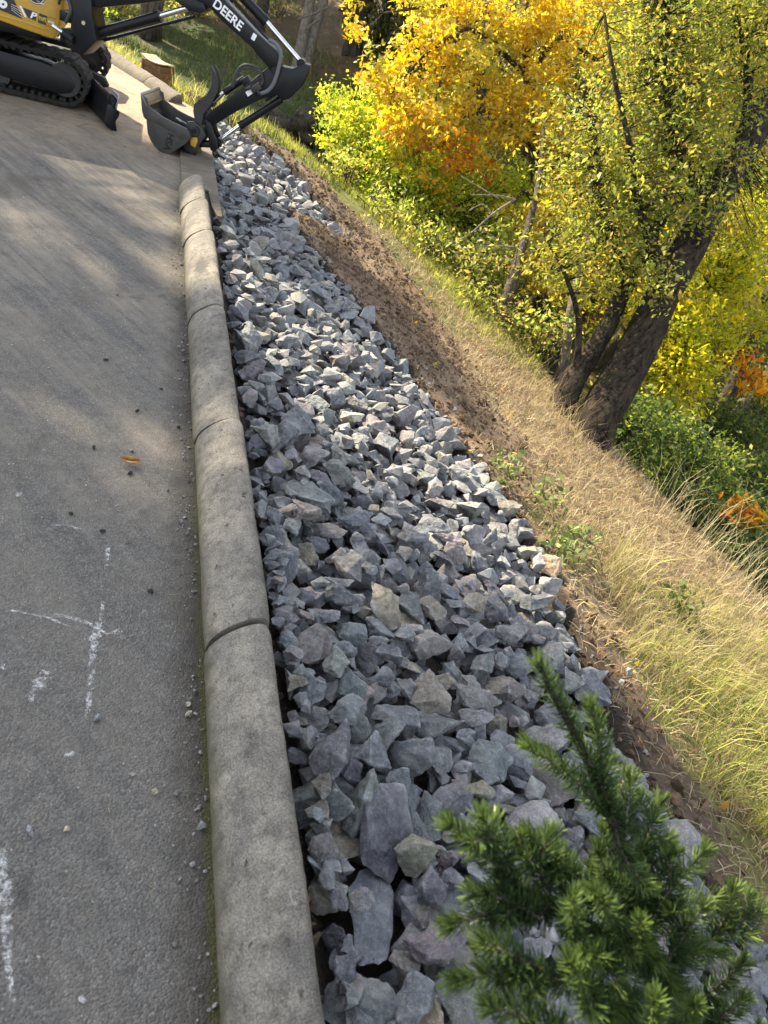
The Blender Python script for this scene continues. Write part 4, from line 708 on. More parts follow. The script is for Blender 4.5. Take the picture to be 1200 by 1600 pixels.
def stamp(pr, Rm, s, x, y):
    e = pr.ext * max(s); i0 = int((x - e - RX0) / cs); i1 = int((x + e - RX0) / cs) + 2; j0 = int((y - e - RY0) / cs); j1 = int((y + e - RY0) / cs) + 2
    i0 = max(i0, 0); j0 = max(j0, 0); i1 = min(i1, RNX); j1 = min(j1, RNY)
    if i1 - i0 < 2 or j1 - j0 < 2: return None
    dx = HXg[i0:i1, j0:j1] - x; dy = HYg[i0:i1, j0:j1] - y
    N = (pr.N / np.array(s)) ; L = np.linalg.norm(N, axis=1); N = N / L[:, None] @ Rm.T; Dp = pr.Dp / L
    tp = np.full(dx.shape, 9.); bt = np.full(dx.shape, -9.); ok = np.ones(dx.shape, bool)
    for (a, b_, c), d in zip(N, Dp):
        q = d - a * dx - b_ * dy
        if c > .02: tp = np.minimum(tp, q / c)
        elif c < -.02: bt = np.maximum(bt, q / c)
        else: ok &= q > 0
    ok &= tp > bt
    return (slice(i0, i1), slice(j0, j1)), tp, bt, ok
def drop(pr_i, Rm, s, x, y, sink):
    q = stamp(PRO[pr_i], Rm, s, x, y)
    if q is None or q[3].sum() < 4: return None
    sl, tp, bt, ok = q; gap = (Hm[sl] - bt)[ok]
    return np.percentile(gap, 97) - sink, q
def commit(pr_i, Rm, s, x, y, z, q, col):
    sl, tp, bt, ok = q; H = Hm[sl]; I = IDm[sl]; m = ok & (z + tp > H); H[m] = (z + tp)[m]; I[m] = len(rocks)
    rocks.append(dict(p=pr_i, R=Rm, s=s, loc=(x, y, z), col=col))
PALETTE = [((.121, .127, .134), .53, 'blue-grey'), ((.180, .179, .173), .26, 'pale grey'), ((.152, .135, .131), .13, 'mauve-grey'), ((.180, .165, .130), .08, 'brownish')]
pc = np.cumsum([p[1] for p in PALETTE])
# the one long slab by the kerb
SLAB = (.59, .66); Rm = rotm(R(62), R(26), R(72)); qq = drop(3, Rm, (.170, .100, .085), SLAB[0], SLAB[1], -.05)
if qq: commit(3, Rm, (.170, .100, .085), SLAB[0], SLAB[1], qq[0], qq[1], 0)
att = 0; fails = 0
while att < 8200 and len(rocks) < 5200:
    att += 1
    sz = float(np.clip(rng.lognormal(math.log(.058), .38), .024, .125))
    best = None
    for k in range(7):
        j = int(rng.integers(0, RNY)) if att % 7 else int(rng.integers(20, 130)); i = int(rng.integers(0, RNX)); x, y = hx[i], hy[j]
        bd = BD[i, j] + rng.normal() * .03
        if bd > -.4 * sz or x < .40 + sz * .75 or (y < .95 and x < .44 + (.95 - y) * .06 + sz * .2): continue
        ax_ = (x - SLAB[0]) * .44 + (y - SLAB[1]) * .90; bx_ = (x - SLAB[0]) * .90 - (y - SLAB[1]) * .44
        if (ax_ / .19) ** 2 + (bx_ / .105) ** 2 < 1: continue
        szz = sz * (.95 if y < 1.4 else .92 if y < 3 else .87)
        pr = int(rng.integers(0, NP)); Rm = rotm(rng.uniform(0, 6.28), abs(rng.normal()) * .45 + .05, rng.uniform(0, 6.28)); s = tuple(szz * rng.uniform(.88, 1.14, 3))
        r_ = drop(pr, Rm, s, x, y, szz * .13)
        if r_ is None: continue
        h = r_[0] - NOM[i, j]
        if best is None or h < best[0]: best = (h, pr, Rm, s, x, y, r_[0], r_[1], szz)
    if best is None: continue
    if best[0] > (.06 if best[5] < 1.2 else .045): fails += 1; continue
    commit(best[1], best[2], best[3], best[4], best[5], best[6], best[7], int(np.searchsorted(pc, rng.random())))
for k in range(150):                                              # small stones that fill the gap along the kerb
    y = rng.uniform(.30, 1.9); x = (.445 if y > .9 else .465) + abs(rng.normal(0, .035)); sz = float(rng.uniform(.022, .042)); Rm = rotm(rng.uniform(0, 6.28), rng.uniform(0, .7), rng.uniform(0, 6.28)); s = tuple(sz * rng.uniform(.88, 1.14, 3)); pr = int(rng.integers(0, NP))
    r_ = drop(pr, Rm, s, x, y, sz * .13)
    if r_ is not None and r_[0] - nominal(np.array([x]), np.array([y]))[0][0] < .03: commit(pr, Rm, s, x, y, r_[0], r_[1], int(np.searchsorted(pc, rng.random())))
# how large each one shows: cells of its top that are exposed, over squared distance
cnt = np.bincount(IDm[IDm >= 0].ravel(), minlength=len(rocks)).astype(float)
dist2 = np.array([(r['loc'][0]) ** 2 + r['loc'][1] ** 2 + (r['loc'][2] - 1.6) ** 2 for r in rocks])
ra = Vector(rt); ua = Vector(up); ba = Vector(bk); vis = []
for i, r in enumerate(rocks):
    v = Vector(r['loc']) - cam.matrix_world.translation; dz = -v.dot(ba); vis.append(dz > 0 and abs(v.dot(ra) / dz) < 600 / 1109 + .03 and abs(v.dot(ua) / dz) < 800 / 1109 + .03)
show = cnt / dist2 * np.array(vis)
order = np.argsort(-show); big = set(order[:300].tolist())
# a few with colours of their own
def near_to(x, y):
    c = [(abs(rocks[i]['loc'][0] - x) + abs(rocks[i]['loc'][1] - y), i) for i in big]; return min(c)[1]
SPECIAL = {}
for x, y, col, lab in ((1.10, 3.05, (.44, .41, .33), 'cream-coloured rock lit by the sun, brightest in the middle of the bed'), (2.02, 2.32, (.33, .23, .14), 'orange-tan rock near the sunny outer side of the bed'),
                       (.74, .52, (.16, .135, .145), 'mauve-grey rock beside the long slab at the front'), (.60, .37, (.34, .27, .19), 'tan rock lowest in the bed, against the soil by the kerb'), (.72, 1.25, (.24, .19, .17), 'pinkish brown rock beside the grey rocks along the kerb')):
    i = near_to(x, y)
    if i not in SPECIAL: SPECIAL[i] = (col, lab)
SPECIAL[0] = ((.125, .135, .155), 'long pointed blue-grey slab, the largest rock, leaning by the kerb at the front')
big |= {0}
SZW = sorted(max(r['s']) for i, r in enumerate(rocks) if i in big); s1, s2 = SZW[len(SZW) // 3], SZW[2 * len(SZW) // 3]
sv = []; sf = []; sc_ = []; off = 0
for i, r in enumerate(rocks):
    c = np.array(PALETTE[r['col']][0]) * rng.uniform(.78, 1.22) * (1 + rng.normal(0, .03, 3))
    if i in SPECIAL: c = np.array(SPECIAL[i][0])
    pr = PRO[r['p']]
    if i in big:
        me = pr.me.copy(); n = len(me.vertices); co = np.zeros(n * 3, np.float32); me.vertices.foreach_get('co', co); co = (co.reshape(-1, 3) * np.array(r['s'])).astype(np.float32)
        me.vertices.foreach_set('co', co.ravel()); a = me.attributes.new('tint', 'FLOAT_COLOR', 'POINT'); q = np.ones((n, 4), np.float32); q[:, :3] = c; a.data.foreach_set('color', q.ravel())
        o = link('quarry_rock', me, M_ROCK); M4 = Matrix(r['R'].tolist()).to_4x4(); M4.translation = r['loc']; o.matrix_world = M4
        x, y, z = r['loc']; sw = 'small' if max(r['s']) < s1 else 'medium' if max(r['s']) < s2 else 'large'
        lat = 'against the kerb' if x < .62 else 'near the kerb' if x < .95 else 'in mid-bed' if x < 1.4 else 'towards the bank' if x < 1.75 else 'at the soil edge'
        lon = 'in the shaded front' if y < .7 else 'level with the fir' if y < 1.05 else 'by the open kerb joint' if y < 1.5 else 'level with the chalk strokes' if y < 2.0 else 'level with the curled leaf' if y < 2.5 else 'beyond the curled leaf'
        shp = 'flat' if min(r['s'][2] / r['s'][0], 1) < .85 else 'blocky'
        lab = SPECIAL[i][1] if i in SPECIAL else '%s %s %s rock %s %s' % (sw, shp, PALETTE[r['col']][2], lat, lon)
        tag(o, lab, 'rock', 'angular quarry rocks in the bed beside the kerb')
    else:
        V = (pr.lv * np.array(r['s'])) @ r['R'].T + np.array(r['loc']); sv.append(V); sf.append(pr.lf + off); sc_.append(np.tile(c, (len(V), 1))); off += len(V)
o = link('rock_fill', mesh_np('rock_fill', np.concatenate(sv), np.concatenate(sf), np.concatenate(sc_)), M_ROCK)
tag(o, 'mass of smaller and farther grey quarry rocks filling the bed', 'rocks', 'angular quarry rocks in the bed beside the kerb', 'stuff')
print('ROCKS', len(rocks), 'att', att, 'fails', fails)
# loose chips and soil clods
def scatter(name, pts, size, cols, mat, lab, cat, sub=1, group=None):
    sv = []; sf = []; sc2 = []; off = 0
    for (x, y, z) in pts:
        pr = PRO[int(rng.integers(0, NP))]; s = size * rng.lognormal(0, .4); V = (pr.lv * s) @ rotm(rng.uniform(0, 6.28), rng.uniform(0, 3), rng.uniform(0, 6)).T + np.array((x, y, z + s * .2)); sv.append(V); sf.append(pr.lf + off); off += len(V)
        c = np.array(cols[int(rng.integers(0, len(cols)))]) * rng.uniform(.7, 1.3); sc2.append(np.tile(c, (len(V), 1)))
    return tag(link(name, mesh_np(name, np.concatenate(sv), np.concatenate(sf), np.concatenate(sc2)), mat), lab, cat, group, 'stuff')
def on_ground(n, fn, x0, x1, y0, y1):
    x = rng.uniform(x0, x1, n * 6); y = rng.uniform(y0, y1, n * 6); m = fn(x, y); x, y = x[m][:n], y[m][:n]; return np.stack([x, y, ground_z(x, y)], 1)
dirtm = lambda x, y: (poly_sd(BED, x, y) > -.03) & (x < dirt_right(y) + rng.normal(0, .12, x.shape)) & (x > .42)
scatter('soil_clods', on_ground(3400, dirtm, .4, 3.0, .1, 9.6), .016, [(.15, .10, .064), (.11, .07, .044), (.19, .135, .09)], M_GRND, 'crumbly brown soil clods along the dug strip', 'soil clods')
scatter('stone_chips', on_ground(420, lambda x, y: (np.abs(poly_sd(BED, x, y)) < .22) & (x > .5), .4, 3.0, .1, 9.3), .016, [(.16, .165, .17), (.2, .19, .17)], M_ROCK, 'small grey stone chips spilled along the rock bed edge', 'stone chips')
scatter('fines', on_ground(500, lambda x, y: (x > .392) & (x < .56), .39, .56, .2, 1.8), .008, [(.05, .04, .03), (.08, .06, .045)], M_GRND, 'dark crumbs of soil between kerb and rocks', 'soil crumbs')
zr = lambda x, y: .006 + fbm(np.array([x]), np.array([y]), 1.1, 3, 70)[0] * .014
gp = [(x, y, zr(x, y)) for x, y in zip(.20 - np.abs(rng.normal(0, .035, 420)), rng.uniform(.3, 5.5, 420))]
scatter('gutter_grit', gp, .0042, [(.06, .05, .04), (.2, .19, .17), (.12, .11, .1)], M_ROCK, 'loose grit and fines in the gutter beside the kerb', 'grit')
gp = [(x, y, zr(x, y)) for x, y in zip(rng.uniform(-1.2, .2, 700), rng.uniform(.3, 6.5, 700))]
scatter('road_grit', gp, .0026, [(.25, .24, .22), (.07, .065, .06), (.33, .31, .27)], M_ROCK, 'fine grit scattered over the asphalt', 'grit')
for k, (x, y) in enumerate(D['PEB']):
    pr = PRO[k % NP]; me = pr.me.copy(); me.transform(Matrix.Scale(.009 + .004 * (k % 3), 4)); a = me.attributes.new('tint', 'FLOAT_COLOR', 'POINT'); c = [(.30, .29, .27), (.38, .33, .22), (.14, .14, .15)][k % 3]
    q = np.ones((len(me.vertices), 4), np.float32); q[:, :3] = c; a.data.foreach_set('color', q.ravel()); o = link('pebble', me, M_ROCK); o.location = (x, y, zr(x, y) + .004); o.rotation_euler = (k, k * 2, k * 3)
    tag(o, '%s pebble on the asphalt %s' % (['pale grey', 'yellowish', 'dark grey'][k % 3], 'near the chalk strokes' if x < .05 and y > .9 else 'close to the kerb' if x > .05 else 'in the shaded foreground'), 'pebble', 'loose pebbles on the asphalt')
for k, (x, y) in enumerate(D['ROADBITS']):
    o = lumpy('dirt_clod', (x, y, zr(x, y) + .004), (.008 + .002 * (k % 3), .006, .005), M_BARKD, .5, 2.5, 2, None, k); o.rotation_euler = (0, 0, k * .8)
    tag(o, 'small black clod on the asphalt %s' % ['beside the kerb up the road', 'past the curled leaf', 'left of the curled leaf', 'left of the faint chalk scrape', 'at the blot of chalk', 'just below the curled leaf', 'between leaf and kerb', 'below the chalk dash', 'high on the road'][k], 'clod', 'dark clods scattered on the asphalt')
# curled leaf on the road
lx, ly = D['LEAFP']; vs = []; fs = []; nL, mL = 14, 7
for i in range(nL):
    t = i / (nL - 1); wd = .017 * math.sin(math.pi * min(1, t * .96 + .03)) ** .7
    for j in range(mL):
        v = (j / (mL - 1) - .5) * 2; a = v * 1.25; vs.append(((t - .5) * .068, math.sin(a) * wd, .004 + (1 - math.cos(a)) * wd * 1.25 + .010 * (t - .5) ** 2 * 4))
for i in range(nL - 1):
    for j in range(mL - 1): fs.append((i * mL + j, (i + 1) * mL + j, (i + 1) * mL + j + 1, i * mL + j + 1))
V = np.array(vs); lc = np.tile(np.array([(.22, .11, .04)]), (len(V), 1)); lc[np.abs(np.array([v[1] for v in vs])) > .012] = (.36, .22, .09)
o = link('curled_leaf', mesh_np('curled_leaf', V, np.array(fs), lc, True), M_LEAF); o.location = (lx, ly, zr(lx, ly) + .004); o.rotation_euler = (0, 0, R(-10))
tag(o, 'curled brown dry leaf lying on the asphalt left of the kerb', 'leaf')
# ------------------------------------------------------------------ foliage, grass, trees
M_BARKM = m_bark('brown_bark', (.05, .04, .03), (.15, .12, .085), 22)
AX = np.array([tuple(rt), tuple(up), tuple(-bk)])
def unit(v): return v / (np.linalg.norm(v, axis=-1, keepdims=True) + 1e-9)
def leaf_cloud(blobs, size, pal, per=26, spread=.13, upb=.8, jit=.16, elong=.46, droop=.0, axes=True, spray=False):
    """leaf-sized folded kites in loose clusters; returns V,F,C and cluster centres"""
    Vs, Cs, cen = [], [], []
    pal = np.array(pal)
    for cx, cy, cz, ru, rv, rd, n in blobs:
        n = int(n)
        nc = max(2, int(n / per)); q = unit(rng.normal(size=(nc, 3))) * (rng.random((nc, 1)) ** .42); q = q * np.array([ru, rv, rd])
        cc = np.array([cx, cy, cz]) + (q @ AX if axes else q); cen.append(cc)
        k = rng.integers(0, nc, n); cd = unit(rng.normal(size=(nc, 3)) * np.array([1, 1, .45]) + np.array([0, 0, -.25])) * spread * 1.9; c = cc[k] + (cd[k] * rng.uniform(-1, 1, (n, 1)) if spray else 0) + rng.normal(size=(n, 3)) * spread * (.42 if spray else 1) * np.array([1, 1, .62]); c[:, 2] -= droop * np.abs(rng.normal(size=n))
        nr = unit(rng.normal(size=(n, 3)) + np.array([0, 0, upb])); dr = rng.normal(size=(n, 3)) + np.array([0, 0, -droop * 6]); dr = unit(dr - nr * (dr * nr).sum(1, keepdims=True)); sd_ = np.cross(nr, dr)
        s = size * rng.lognormal(0, .28, (n, 1)); fold = nr * s * .12
        Vs.append(np.stack([c - dr * s * .5, c + sd_ * s * elong * .5 - fold * 0 + dr * s * .05, c + dr * s * .55 - nr * s * .15, c - sd_ * s * elong * .5 + dr * s * .05], 1))
        base = pal[rng.integers(0, len(pal), nc)][k]; col = base * (1 + rng.normal(0, jit, (n, 1))) * (1 + rng.normal(0, .05, (n, 3))); Cs.append(np.repeat(np.clip(col, .004, .95), 4, 0))
    V = np.concatenate(Vs).reshape(-1, 3); return V, np.arange(len(V)).reshape(-1, 4), np.concatenate(Cs), np.concatenate(cen)
def sticks(A, B, r0, r1=.3):
    A = np.asarray(A); B = np.asarray(B); n = len(A); M_ = (A + B) / 2 + rng.normal(size=(n, 3)) * np.linalg.norm(B - A, axis=1)[:, None] * .08; d = unit(B - A)
    a = unit(np.cross(d, np.array([.31, .17, .93]))); b = np.cross(d, a); rings = []
    for P, k in ((A, 1.0), (M_, .7), (B, r1)):
        for g in (0, 2.094, 4.189): rings.append(P + (a * math.cos(g) + b * math.sin(g)) * r0 * k)
    V = np.stack(rings, 1).reshape(-1, 3); o = np.arange(n)[:, None] * 9; F = []
    for q in (0, 3):
        for j in range(3): F.append(np.concatenate([o + q + j, o + q + (j + 1) % 3, o + q + 3 + (j + 1) % 3, o + q + 3 + j], 1))
    return V, np.concatenate(F)
def stick_obj(name, A, B, r, mat, parent=None):
    V, F_ = sticks(A, B, r); return link(name, mesh_np(name, V, F_, None, True), mat, parent)
def trunk_mesh(lines, n=14, gnarl=.10, flute=.0, seed=0):
    b = MB()
    for l in lines:
        P = [Vector(p[:3]) for p in l]; rad = [p[3] for p in l]; cp = curve_pts(P, 6); rr = []
        for i in range(len(P) - 1):
            for k in range(6): rr.append(rad[i] + (rad[i + 1] - rad[i]) * k / 6)
        rr.append(rad[-1]); nn = n if max(rad) > .05 else 7
        v0 = len(b.v); b.tube(cp, rr, nn)
        for i in range(len(cp)):
            for j in range(nn):
                p = Vector(b.v[v0 + i * nn + j]); q = p - cp[i]; k = 1 + gnarl * noise.fractal(Vector((j / nn * 6.28, 0, i * .15)) + Vector((seed, 0, 0)) + p * 2.0, .8, 2, 3) + flute * math.sin(j / nn * 6.28 * 5 + i * .1) * (rr[i] / max(rad))
                b.v[v0 + i * nn + j] = tuple(cp[i] + q * k)
    return b
def extend_down(l, lean=(0, 0)):
    x, y, z, r = l[0]; g = float(ground_z(np.array([x]), np.array([y]))[0]) - .1
    return [[x, y, g, r * 1.35]] + l if z > g + .15 else l
def tree(name, label, cat, lines, limbs, blobs, size, pal, bark, group=None, twig=.006, down=True, extra=None, **kw):
    l0 = [extend_down(l) if down else l for l in lines]; base = l0[0][0]
    t = empty(name, base[:3]); tag(t, label, cat, group); inv = Matrix.Translation(-Vector(base[:3]))
    for l in l0:
        b = trunk_mesh([l], 18, .10, .06 if base[3] > .2 else .0, hash(name) % 9); b.M = None; o = b.build('trunk', bark, t, 0); o.data.transform(inv)
        for p in o.data.polygons: p.use_smooth = True
    if limbs: o = trunk_mesh(limbs, 8).build('limbs', bark, t, 60); o.data.transform(inv)
    if blobs:
        V, F_, C, cen = leaf_cloud(blobs, size, pal, **kw)
        o = link('crown', mesh_np('crown', V, F_, C, True), M_LEAF, t); o.data.transform(inv)
        pts = [np.array(p[:3]) for l in (limbs or []) + l0 for p in curve_pts([q[:3] for q in l], 4)]; pts = np.array([tuple(p) for p in pts])
        dd = ((cen[:, None] - pts[None]) ** 2).sum(2); A = pts[dd.argmin(1)]; m = np.sqrt(dd.min(1)) < 2.2
        if m.any(): o = stick_obj('twigs', A[m], cen[m], twig, bark, t); o.data.transform(inv)
    return t
YP = [(.54, .41, .06), (.60, .47, .08), (.52, .36, .045), (.52, .44, .08), (.55, .39, .05), (.40, .39, .08)]
OL = [(.20, .23, .048), (.25, .26, .055), (.31, .29, .055), (.14, .17, .042), (.22, .24, .05), (.35, .28, .055)]
LM = [(.36, .43, .055), (.44, .47, .07), (.26, .35, .045), (.50, .48, .06)]
UN = [(.26, .31, .07), (.33, .36, .08), (.17, .21, .055), (.36, .34, .10), (.36, .28, .10)]
BR = [(.09, .13, .035), (.15, .20, .045), (.055, .09, .025), (.24, .26, .06)]
YGP = [(.52, .48, .045), (.40, .41, .045), (.62, .51, .045), (.28, .32, .04)]
DK = [(.05, .07, .022), (.08, .10, .03), (.035, .05, .02), (.13, .12, .03)]
FB = [(.30, .30, .04), (.42, .36, .045), (.18, .20, .035), (.52, .40, .045), (.12, .13, .03)]
tree('leaning_tree', 'big leaning twin-trunk tree with furrowed dark bark and olive leaves on the bank edge', 'tree', [D['BIG1'], D['BIG2']], D['BIGL'], D['OLIVE'], .047, OL, M_BARKL, per=20, spread=.14, down=False, spray=True)
tree('yellow_tree', 'golden yellow autumn tree with a dark upright stem above the lime shrub', 'tree', [D['YTR']], D['YLI'], D['YEL'], .070, YP, M_BARKD, per=90, spread=.17, droop=.05, elong=.5, spray=True)
V, F_, C, cen = leaf_cloud(D['YORG'], .075, [(.60, .30, .025), (.56, .22, .02), (.64, .38, .03), (.28, .09, .02)], per=12, spread=.11, droop=.05, spray=True)
yt = [o for o in COL.objects if o.name.startswith('yellow_tree')][0]; o = link('crown', mesh_np('crown', V - np.array(tuple(yt.location)), F_, C, True), M_LEAF, yt); o['label'] = 'spray of orange and rust leaves low on the crown'
def bush(name, label, blobs, size, pal, group=None, stems=7, mat=None, cat='shrub', **kw):
    b0 = np.array([b[:3] for b in blobs]).mean(0); g = float(ground_z(np.array([b0[0]]), np.array([b0[1]]))[0])
    V, F_, C, cen = leaf_cloud(blobs, size, pal, **kw); base = np.array([b0[0], b0[1], g])
    t = empty(name, tuple(base)); tag(t, label, cat, group)
    o = link('foliage', mesh_np('foliage', V - base, F_, C, True), M_LEAF, t)
    k = rng.choice(len(cen), min(len(cen), max(stems, len(cen) // 2)), False); A = base + rng.normal(size=(len(k), 3)) * np.array([.12, .12, 0]); mid = (A * .45 + cen[k] * .55) + rng.normal(size=(len(k), 3)) * .1
    Va, Fa = sticks(A - base, mid - base, .009, .7); Vb, Fb = sticks(mid - base, cen[k] - base, .006)
    if cat == 'weed': Va, Fa = sticks(A - base, mid - base, .0025, .7); Vb, Fb = sticks(mid - base, cen[k] - base, .0018)
    link('stems', mesh_np('stems', np.concatenate([Va, Vb]), np.concatenate([Fa, Fb + len(Va)]), None, True), mat or M_BARKD, t); return t
bush('lime_shrub', 'bright lime green leafy shrub under the yellow tree', D['LIME'], .056, LM, per=22, spread=.12, upb=1.0, spray=True)
UL = ['grey-green bramble at the foot of the lime shrub, nearest the excavator', 'grey-green bramble below the middle of the lime shrub', 'tangled grey-green bramble left of the bare twigs', 'tangled bramble behind the bare twigs', 'low weedy bramble at the grass edge below the bare twigs', 'low bramble by the foot of the small leaning trunk', 'bushy undergrowth between the small trunk and the mossy stem', 'sparse leafy weed at the far grass edge']
for bl_, lab in zip(D['UNDER'], UL): bush('bramble', lab, [bl_], .055, UN, 'brambles along the bank edge', per=14, spread=.11)
tree('small_tree', 'small leaning tree with a bare brown trunk behind the grass edge', 'tree', [D['SMALL'][:-1]], [], [], .06, OL, M_BARKM)
tree('mossy_tree', 'thin mossy stem beside the twin trunks', 'tree', [D['MOSSY']], [], [], .06, OL, M_BARKP)
tree('hanging_tree', 'yellow-green tree with drooping sprays right of the leaning trunk', 'tree', [D['YGT']], D['YGL'], D['YG'], .062, YGP, M_BARKD, per=26, spread=.13, droop=.06, spray=True)
BL_ = ['dark green bramble against the foot of the leaning trunk', 'dark green bramble just right of the leaning trunk', 'dense dark green bramble in the middle of the thicket', 'low green bramble at the brow of the dry grass', 'yellow-green bramble behind the tall dry grass', 'dark bramble on the far side of the thicket', 'green bramble at the frame border behind the grass stalks', 'sparse green bramble rising through the grass stalks', 'shaded bramble below the fallen logs', 'leafy bramble tip between trunk and yellow spray', 'dark bramble in front of the upper fallen log', 'dark leafy growth above the fallen logs', 'dark bramble under the hanging yellow sprays', 'dark bramble at the frame border by the lower log']
for bl_, lab in zip(D['BRAM'], BL_): bush('bramble_thicket', lab, [bl_], .062, BR, 'bramble thicket right of the leaning tree', per=14, spread=.12)
bush('orange_sapling', 'small orange and yellow sapling leaves over the brambles', D['ORS'], .085, [(.62, .30, .025), (.66, .42, .04), (.48, .17, .02)], per=12, spread=.09, cat='sapling')
for l, lab in zip(D['LOGS'], ['fallen grey log lying under the yellow-green tree', 'lower fallen log half hidden by brambles']):
    o = trunk_mesh([l], 12, .12).build('fallen_log', M_BARKP, None, 60); tag(o, lab, 'log', 'fallen logs in the ravine')
o = trunk_mesh(D['DEAD'], 5).build('bare_branch', M_DEADW, None, 60); tag(o, 'bleached bare forked branch hanging in front of the shrubs', 'dead branch')
t = tree('double_tree', 'grey double-stemmed tree on the leaf-littered hillside behind the excavator arm', 'tree', D['BACKT'], D['DEAD2'], [], .06, OL, M_BARKP)
for l, lab in zip(D['BACKT2'], ['slim dark trunk right of the double-stemmed tree', 'dark trunk at the edge of the conifers', 'dark trunk above the lettered boom', 'trunk rising behind the excavator boom', 'trunk behind the swing post of the excavator']):
    tree('hillside_tree', lab, 'tree', [l], [], [], .06, OL, M_BARKD, 'bare trunks on the shaded hillside')
DLAB = ['dark conifer crown left of the yellow tree', 'dark conifer crown behind the yellow leaves', 'dark green crown by the double-stemmed tree', 'shadowy crown above the lime shrub', 'dark crown in the gap of the yellow tree', 'dark crown behind the olive leaves', 'tall dark crown behind the yellow stem', 'dark crown over the top of the yellow tree']
for bl_, lab in zip(D['DARKC'], DLAB):
    x, y, z = bl_[:3]; g = float(ground_z(np.array([x]), np.array([y]))[0])
    tree('dark_conifer', lab, 'tree', [[[x, y, g - .1, .16], [x, y, z, .12], [x + .1, y, z + 2.5, .05]]], [], [bl_, [x, y, z + 1.6, .8, .9, .8, 500]], .10, DK, M_BARKD, 'dark trees on the far hillside', per=14, spread=.16)
FL = ['yellow-green tree deep behind the leaning trunk', 'yellow-green tree behind the upper leaning trunk', 'small tree behind the twin trunks', 'pale tree between trunk and hanging sprays', 'tree at the upper frame border behind olive leaves', 'tree high behind the olive crown', 'tree between the yellow and olive crowns', 'tree at the frame border behind the thicket', 'thin tree behind the mossy stem', 'tree at the upper corner behind the olive crown']
for bl_, lab in zip(D['FARB'], FL):
    x, y, z = bl_[:3]; g = float(ground_z(np.array([x]), np.array([y]))[0])
    tree('ravine_tree', lab, 'tree', [[[x - .3, y + .3, g - .1, .13], [x - .1, y + .2, (z + g) / 2, .10], [x, y + .2, z + .8, .04]]], [], [bl_], .085, FB, M_BARKD, 'trees behind in the ravine', per=16, spread=.16)
for bl_, lab in zip(D['FARG'], ['small shrub above the boom root', 'small shrub behind the boom', 'leafy shrub by the swing post', 'shrub at the top of the far grass', 'shrub on the far grass below the lettering', 'shrub on the hillside by the arm cylinder']):
    bush('hillside_shrub', lab, [bl_], .085, LM[2:3] + UN, 'shrubs on the far hillside', per=16, spread=.14)
# wooded hillside that closes the view: individual trees far up the slope
for k in range(26):
    a = rng.uniform(-.05, 1.0); x = 6 + 26 * a + rng.normal() * 1.5; y = 26 - 12 * a + rng.normal() * 3; g = float(ground_z(np.array([x]), np.array([y]))[0]); h = rng.uniform(4, 8)
    pal = [FB, DK, UN, YP][int(rng.choice(4, p=[.4, .35, .15, .1]))]
    tree('slope_tree', 'tree high on the wooded hillside behind the ravine', 'tree', [[[x, y, g - .1, .18], [x + .2, y, g + h * .5, .12], [x, y, g + h, .04]]], [], [[x, y, g + h * .62, h * .30, h * .38, h * .30, 900]], .17, pal, M_BARKD, 'trees high on the wooded hillside', per=14, spread=.3, axes=False, twig=.012)

# unseen tall trees up-sun: crowns placed along sun rays to dapple the road
LITP = [np.array(p) for p in D['LIT']] + [np.array(p) for p in D['LITROAD']]
Sv = np.array(tuple(S)); gpts = []
while len(gpts) < 1500:
    if rng.random() < .62: x, y = rng.uniform(-2.6, .5), rng.uniform(-.3, 7.0)
    else: x, y = rng.uniform(.4, 2.6), rng.uniform(-.2, 6.3)
    lim = 1.0 if x > .4 else 1.0
    m = min(float(poly_sd(P, np.array([x]), np.array([y]))[0]) for P in LITP)
    if m < .25: continue
    if x > .4 and y > 6.2: continue
    if x > dirt_right(np.array([y]))[0] and y > .9: continue
    gpts.append((x, y, 0.0 if x < .4 else -.05 - .35 * (x - .4)))
gpts = np.array(gpts); tdist = rng.uniform(15, 26, len(gpts)); cl = gpts + Sv * tdist[:, None]
km = cl[rng.choice(len(cl), 4, False)]
for _ in range(12):
    lab_ = ((cl[:, None, :2] - km[None, :, :2]) ** 2).sum(2).argmin(1); km = np.array([cl[lab_ == j].mean(0) for j in range(4)])
TL = ['tall broadleaf tree left of the road, out of view, dappling the road', 'tall broadleaf tree uphill behind the excavator, out of view', 'tall broadleaf tree farthest up the road, out of view', 'tall broadleaf tree nearest the road bend, out of view']
for j in range(4):
    c = cl[lab_ == j]; m = c.mean(0); g = float(ground_z(np.array([m[0]]), np.array([m[1]]))[0]); top = c[:, 2].max()
    t = empty('shade_tree', (m[0], m[1], g)); tag(t, TL[j], 'tree', 'tall trees beside the road'); base = np.array([m[0], m[1], g])
    b = trunk_mesh([[[0, 0, -.1, .28], [.1, 0, (m[2] - g) * .6, .2], [0, .1, m[2] - g, .14], [0, 0, top - g, .04]]], 10); b.build('trunk', M_BARK, t, 60)
    n = 16; k = np.repeat(np.arange(len(c)), n); P = c[k] + rng.normal(size=(len(k), 3)) * .10; N_ = len(P)
    nr = unit(Sv[None] * .9 + rng.normal(size=(N_, 3)) * .7); dr = rng.normal(size=(N_, 3)); dr = unit(dr - nr * (dr * nr).sum(1, keepdims=True)); sd_ = np.cross(nr, dr); s = .15
    V = np.stack([P - dr * s * .5, P + sd_ * s * .32, P + dr * s * .5, P - sd_ * s * .32], 1).reshape(-1, 3) - base
    link('crown', mesh_np('crown', V, np.arange(len(V)).reshape(-1, 4), np.tile([[.08, .10, .02]], (len(V), 1))), M_LEAF, t)
    kk = rng.choice(len(c), len(c) // 2, False); A = np.stack([np.full(len(kk), m[0]), np.full(len(kk), m[1]), np.clip(c[kk, 2] - 1.0, g + 3, None)], 1); stick_obj('limbs', A - base, c[kk] - base, .022, M_BARK, t)
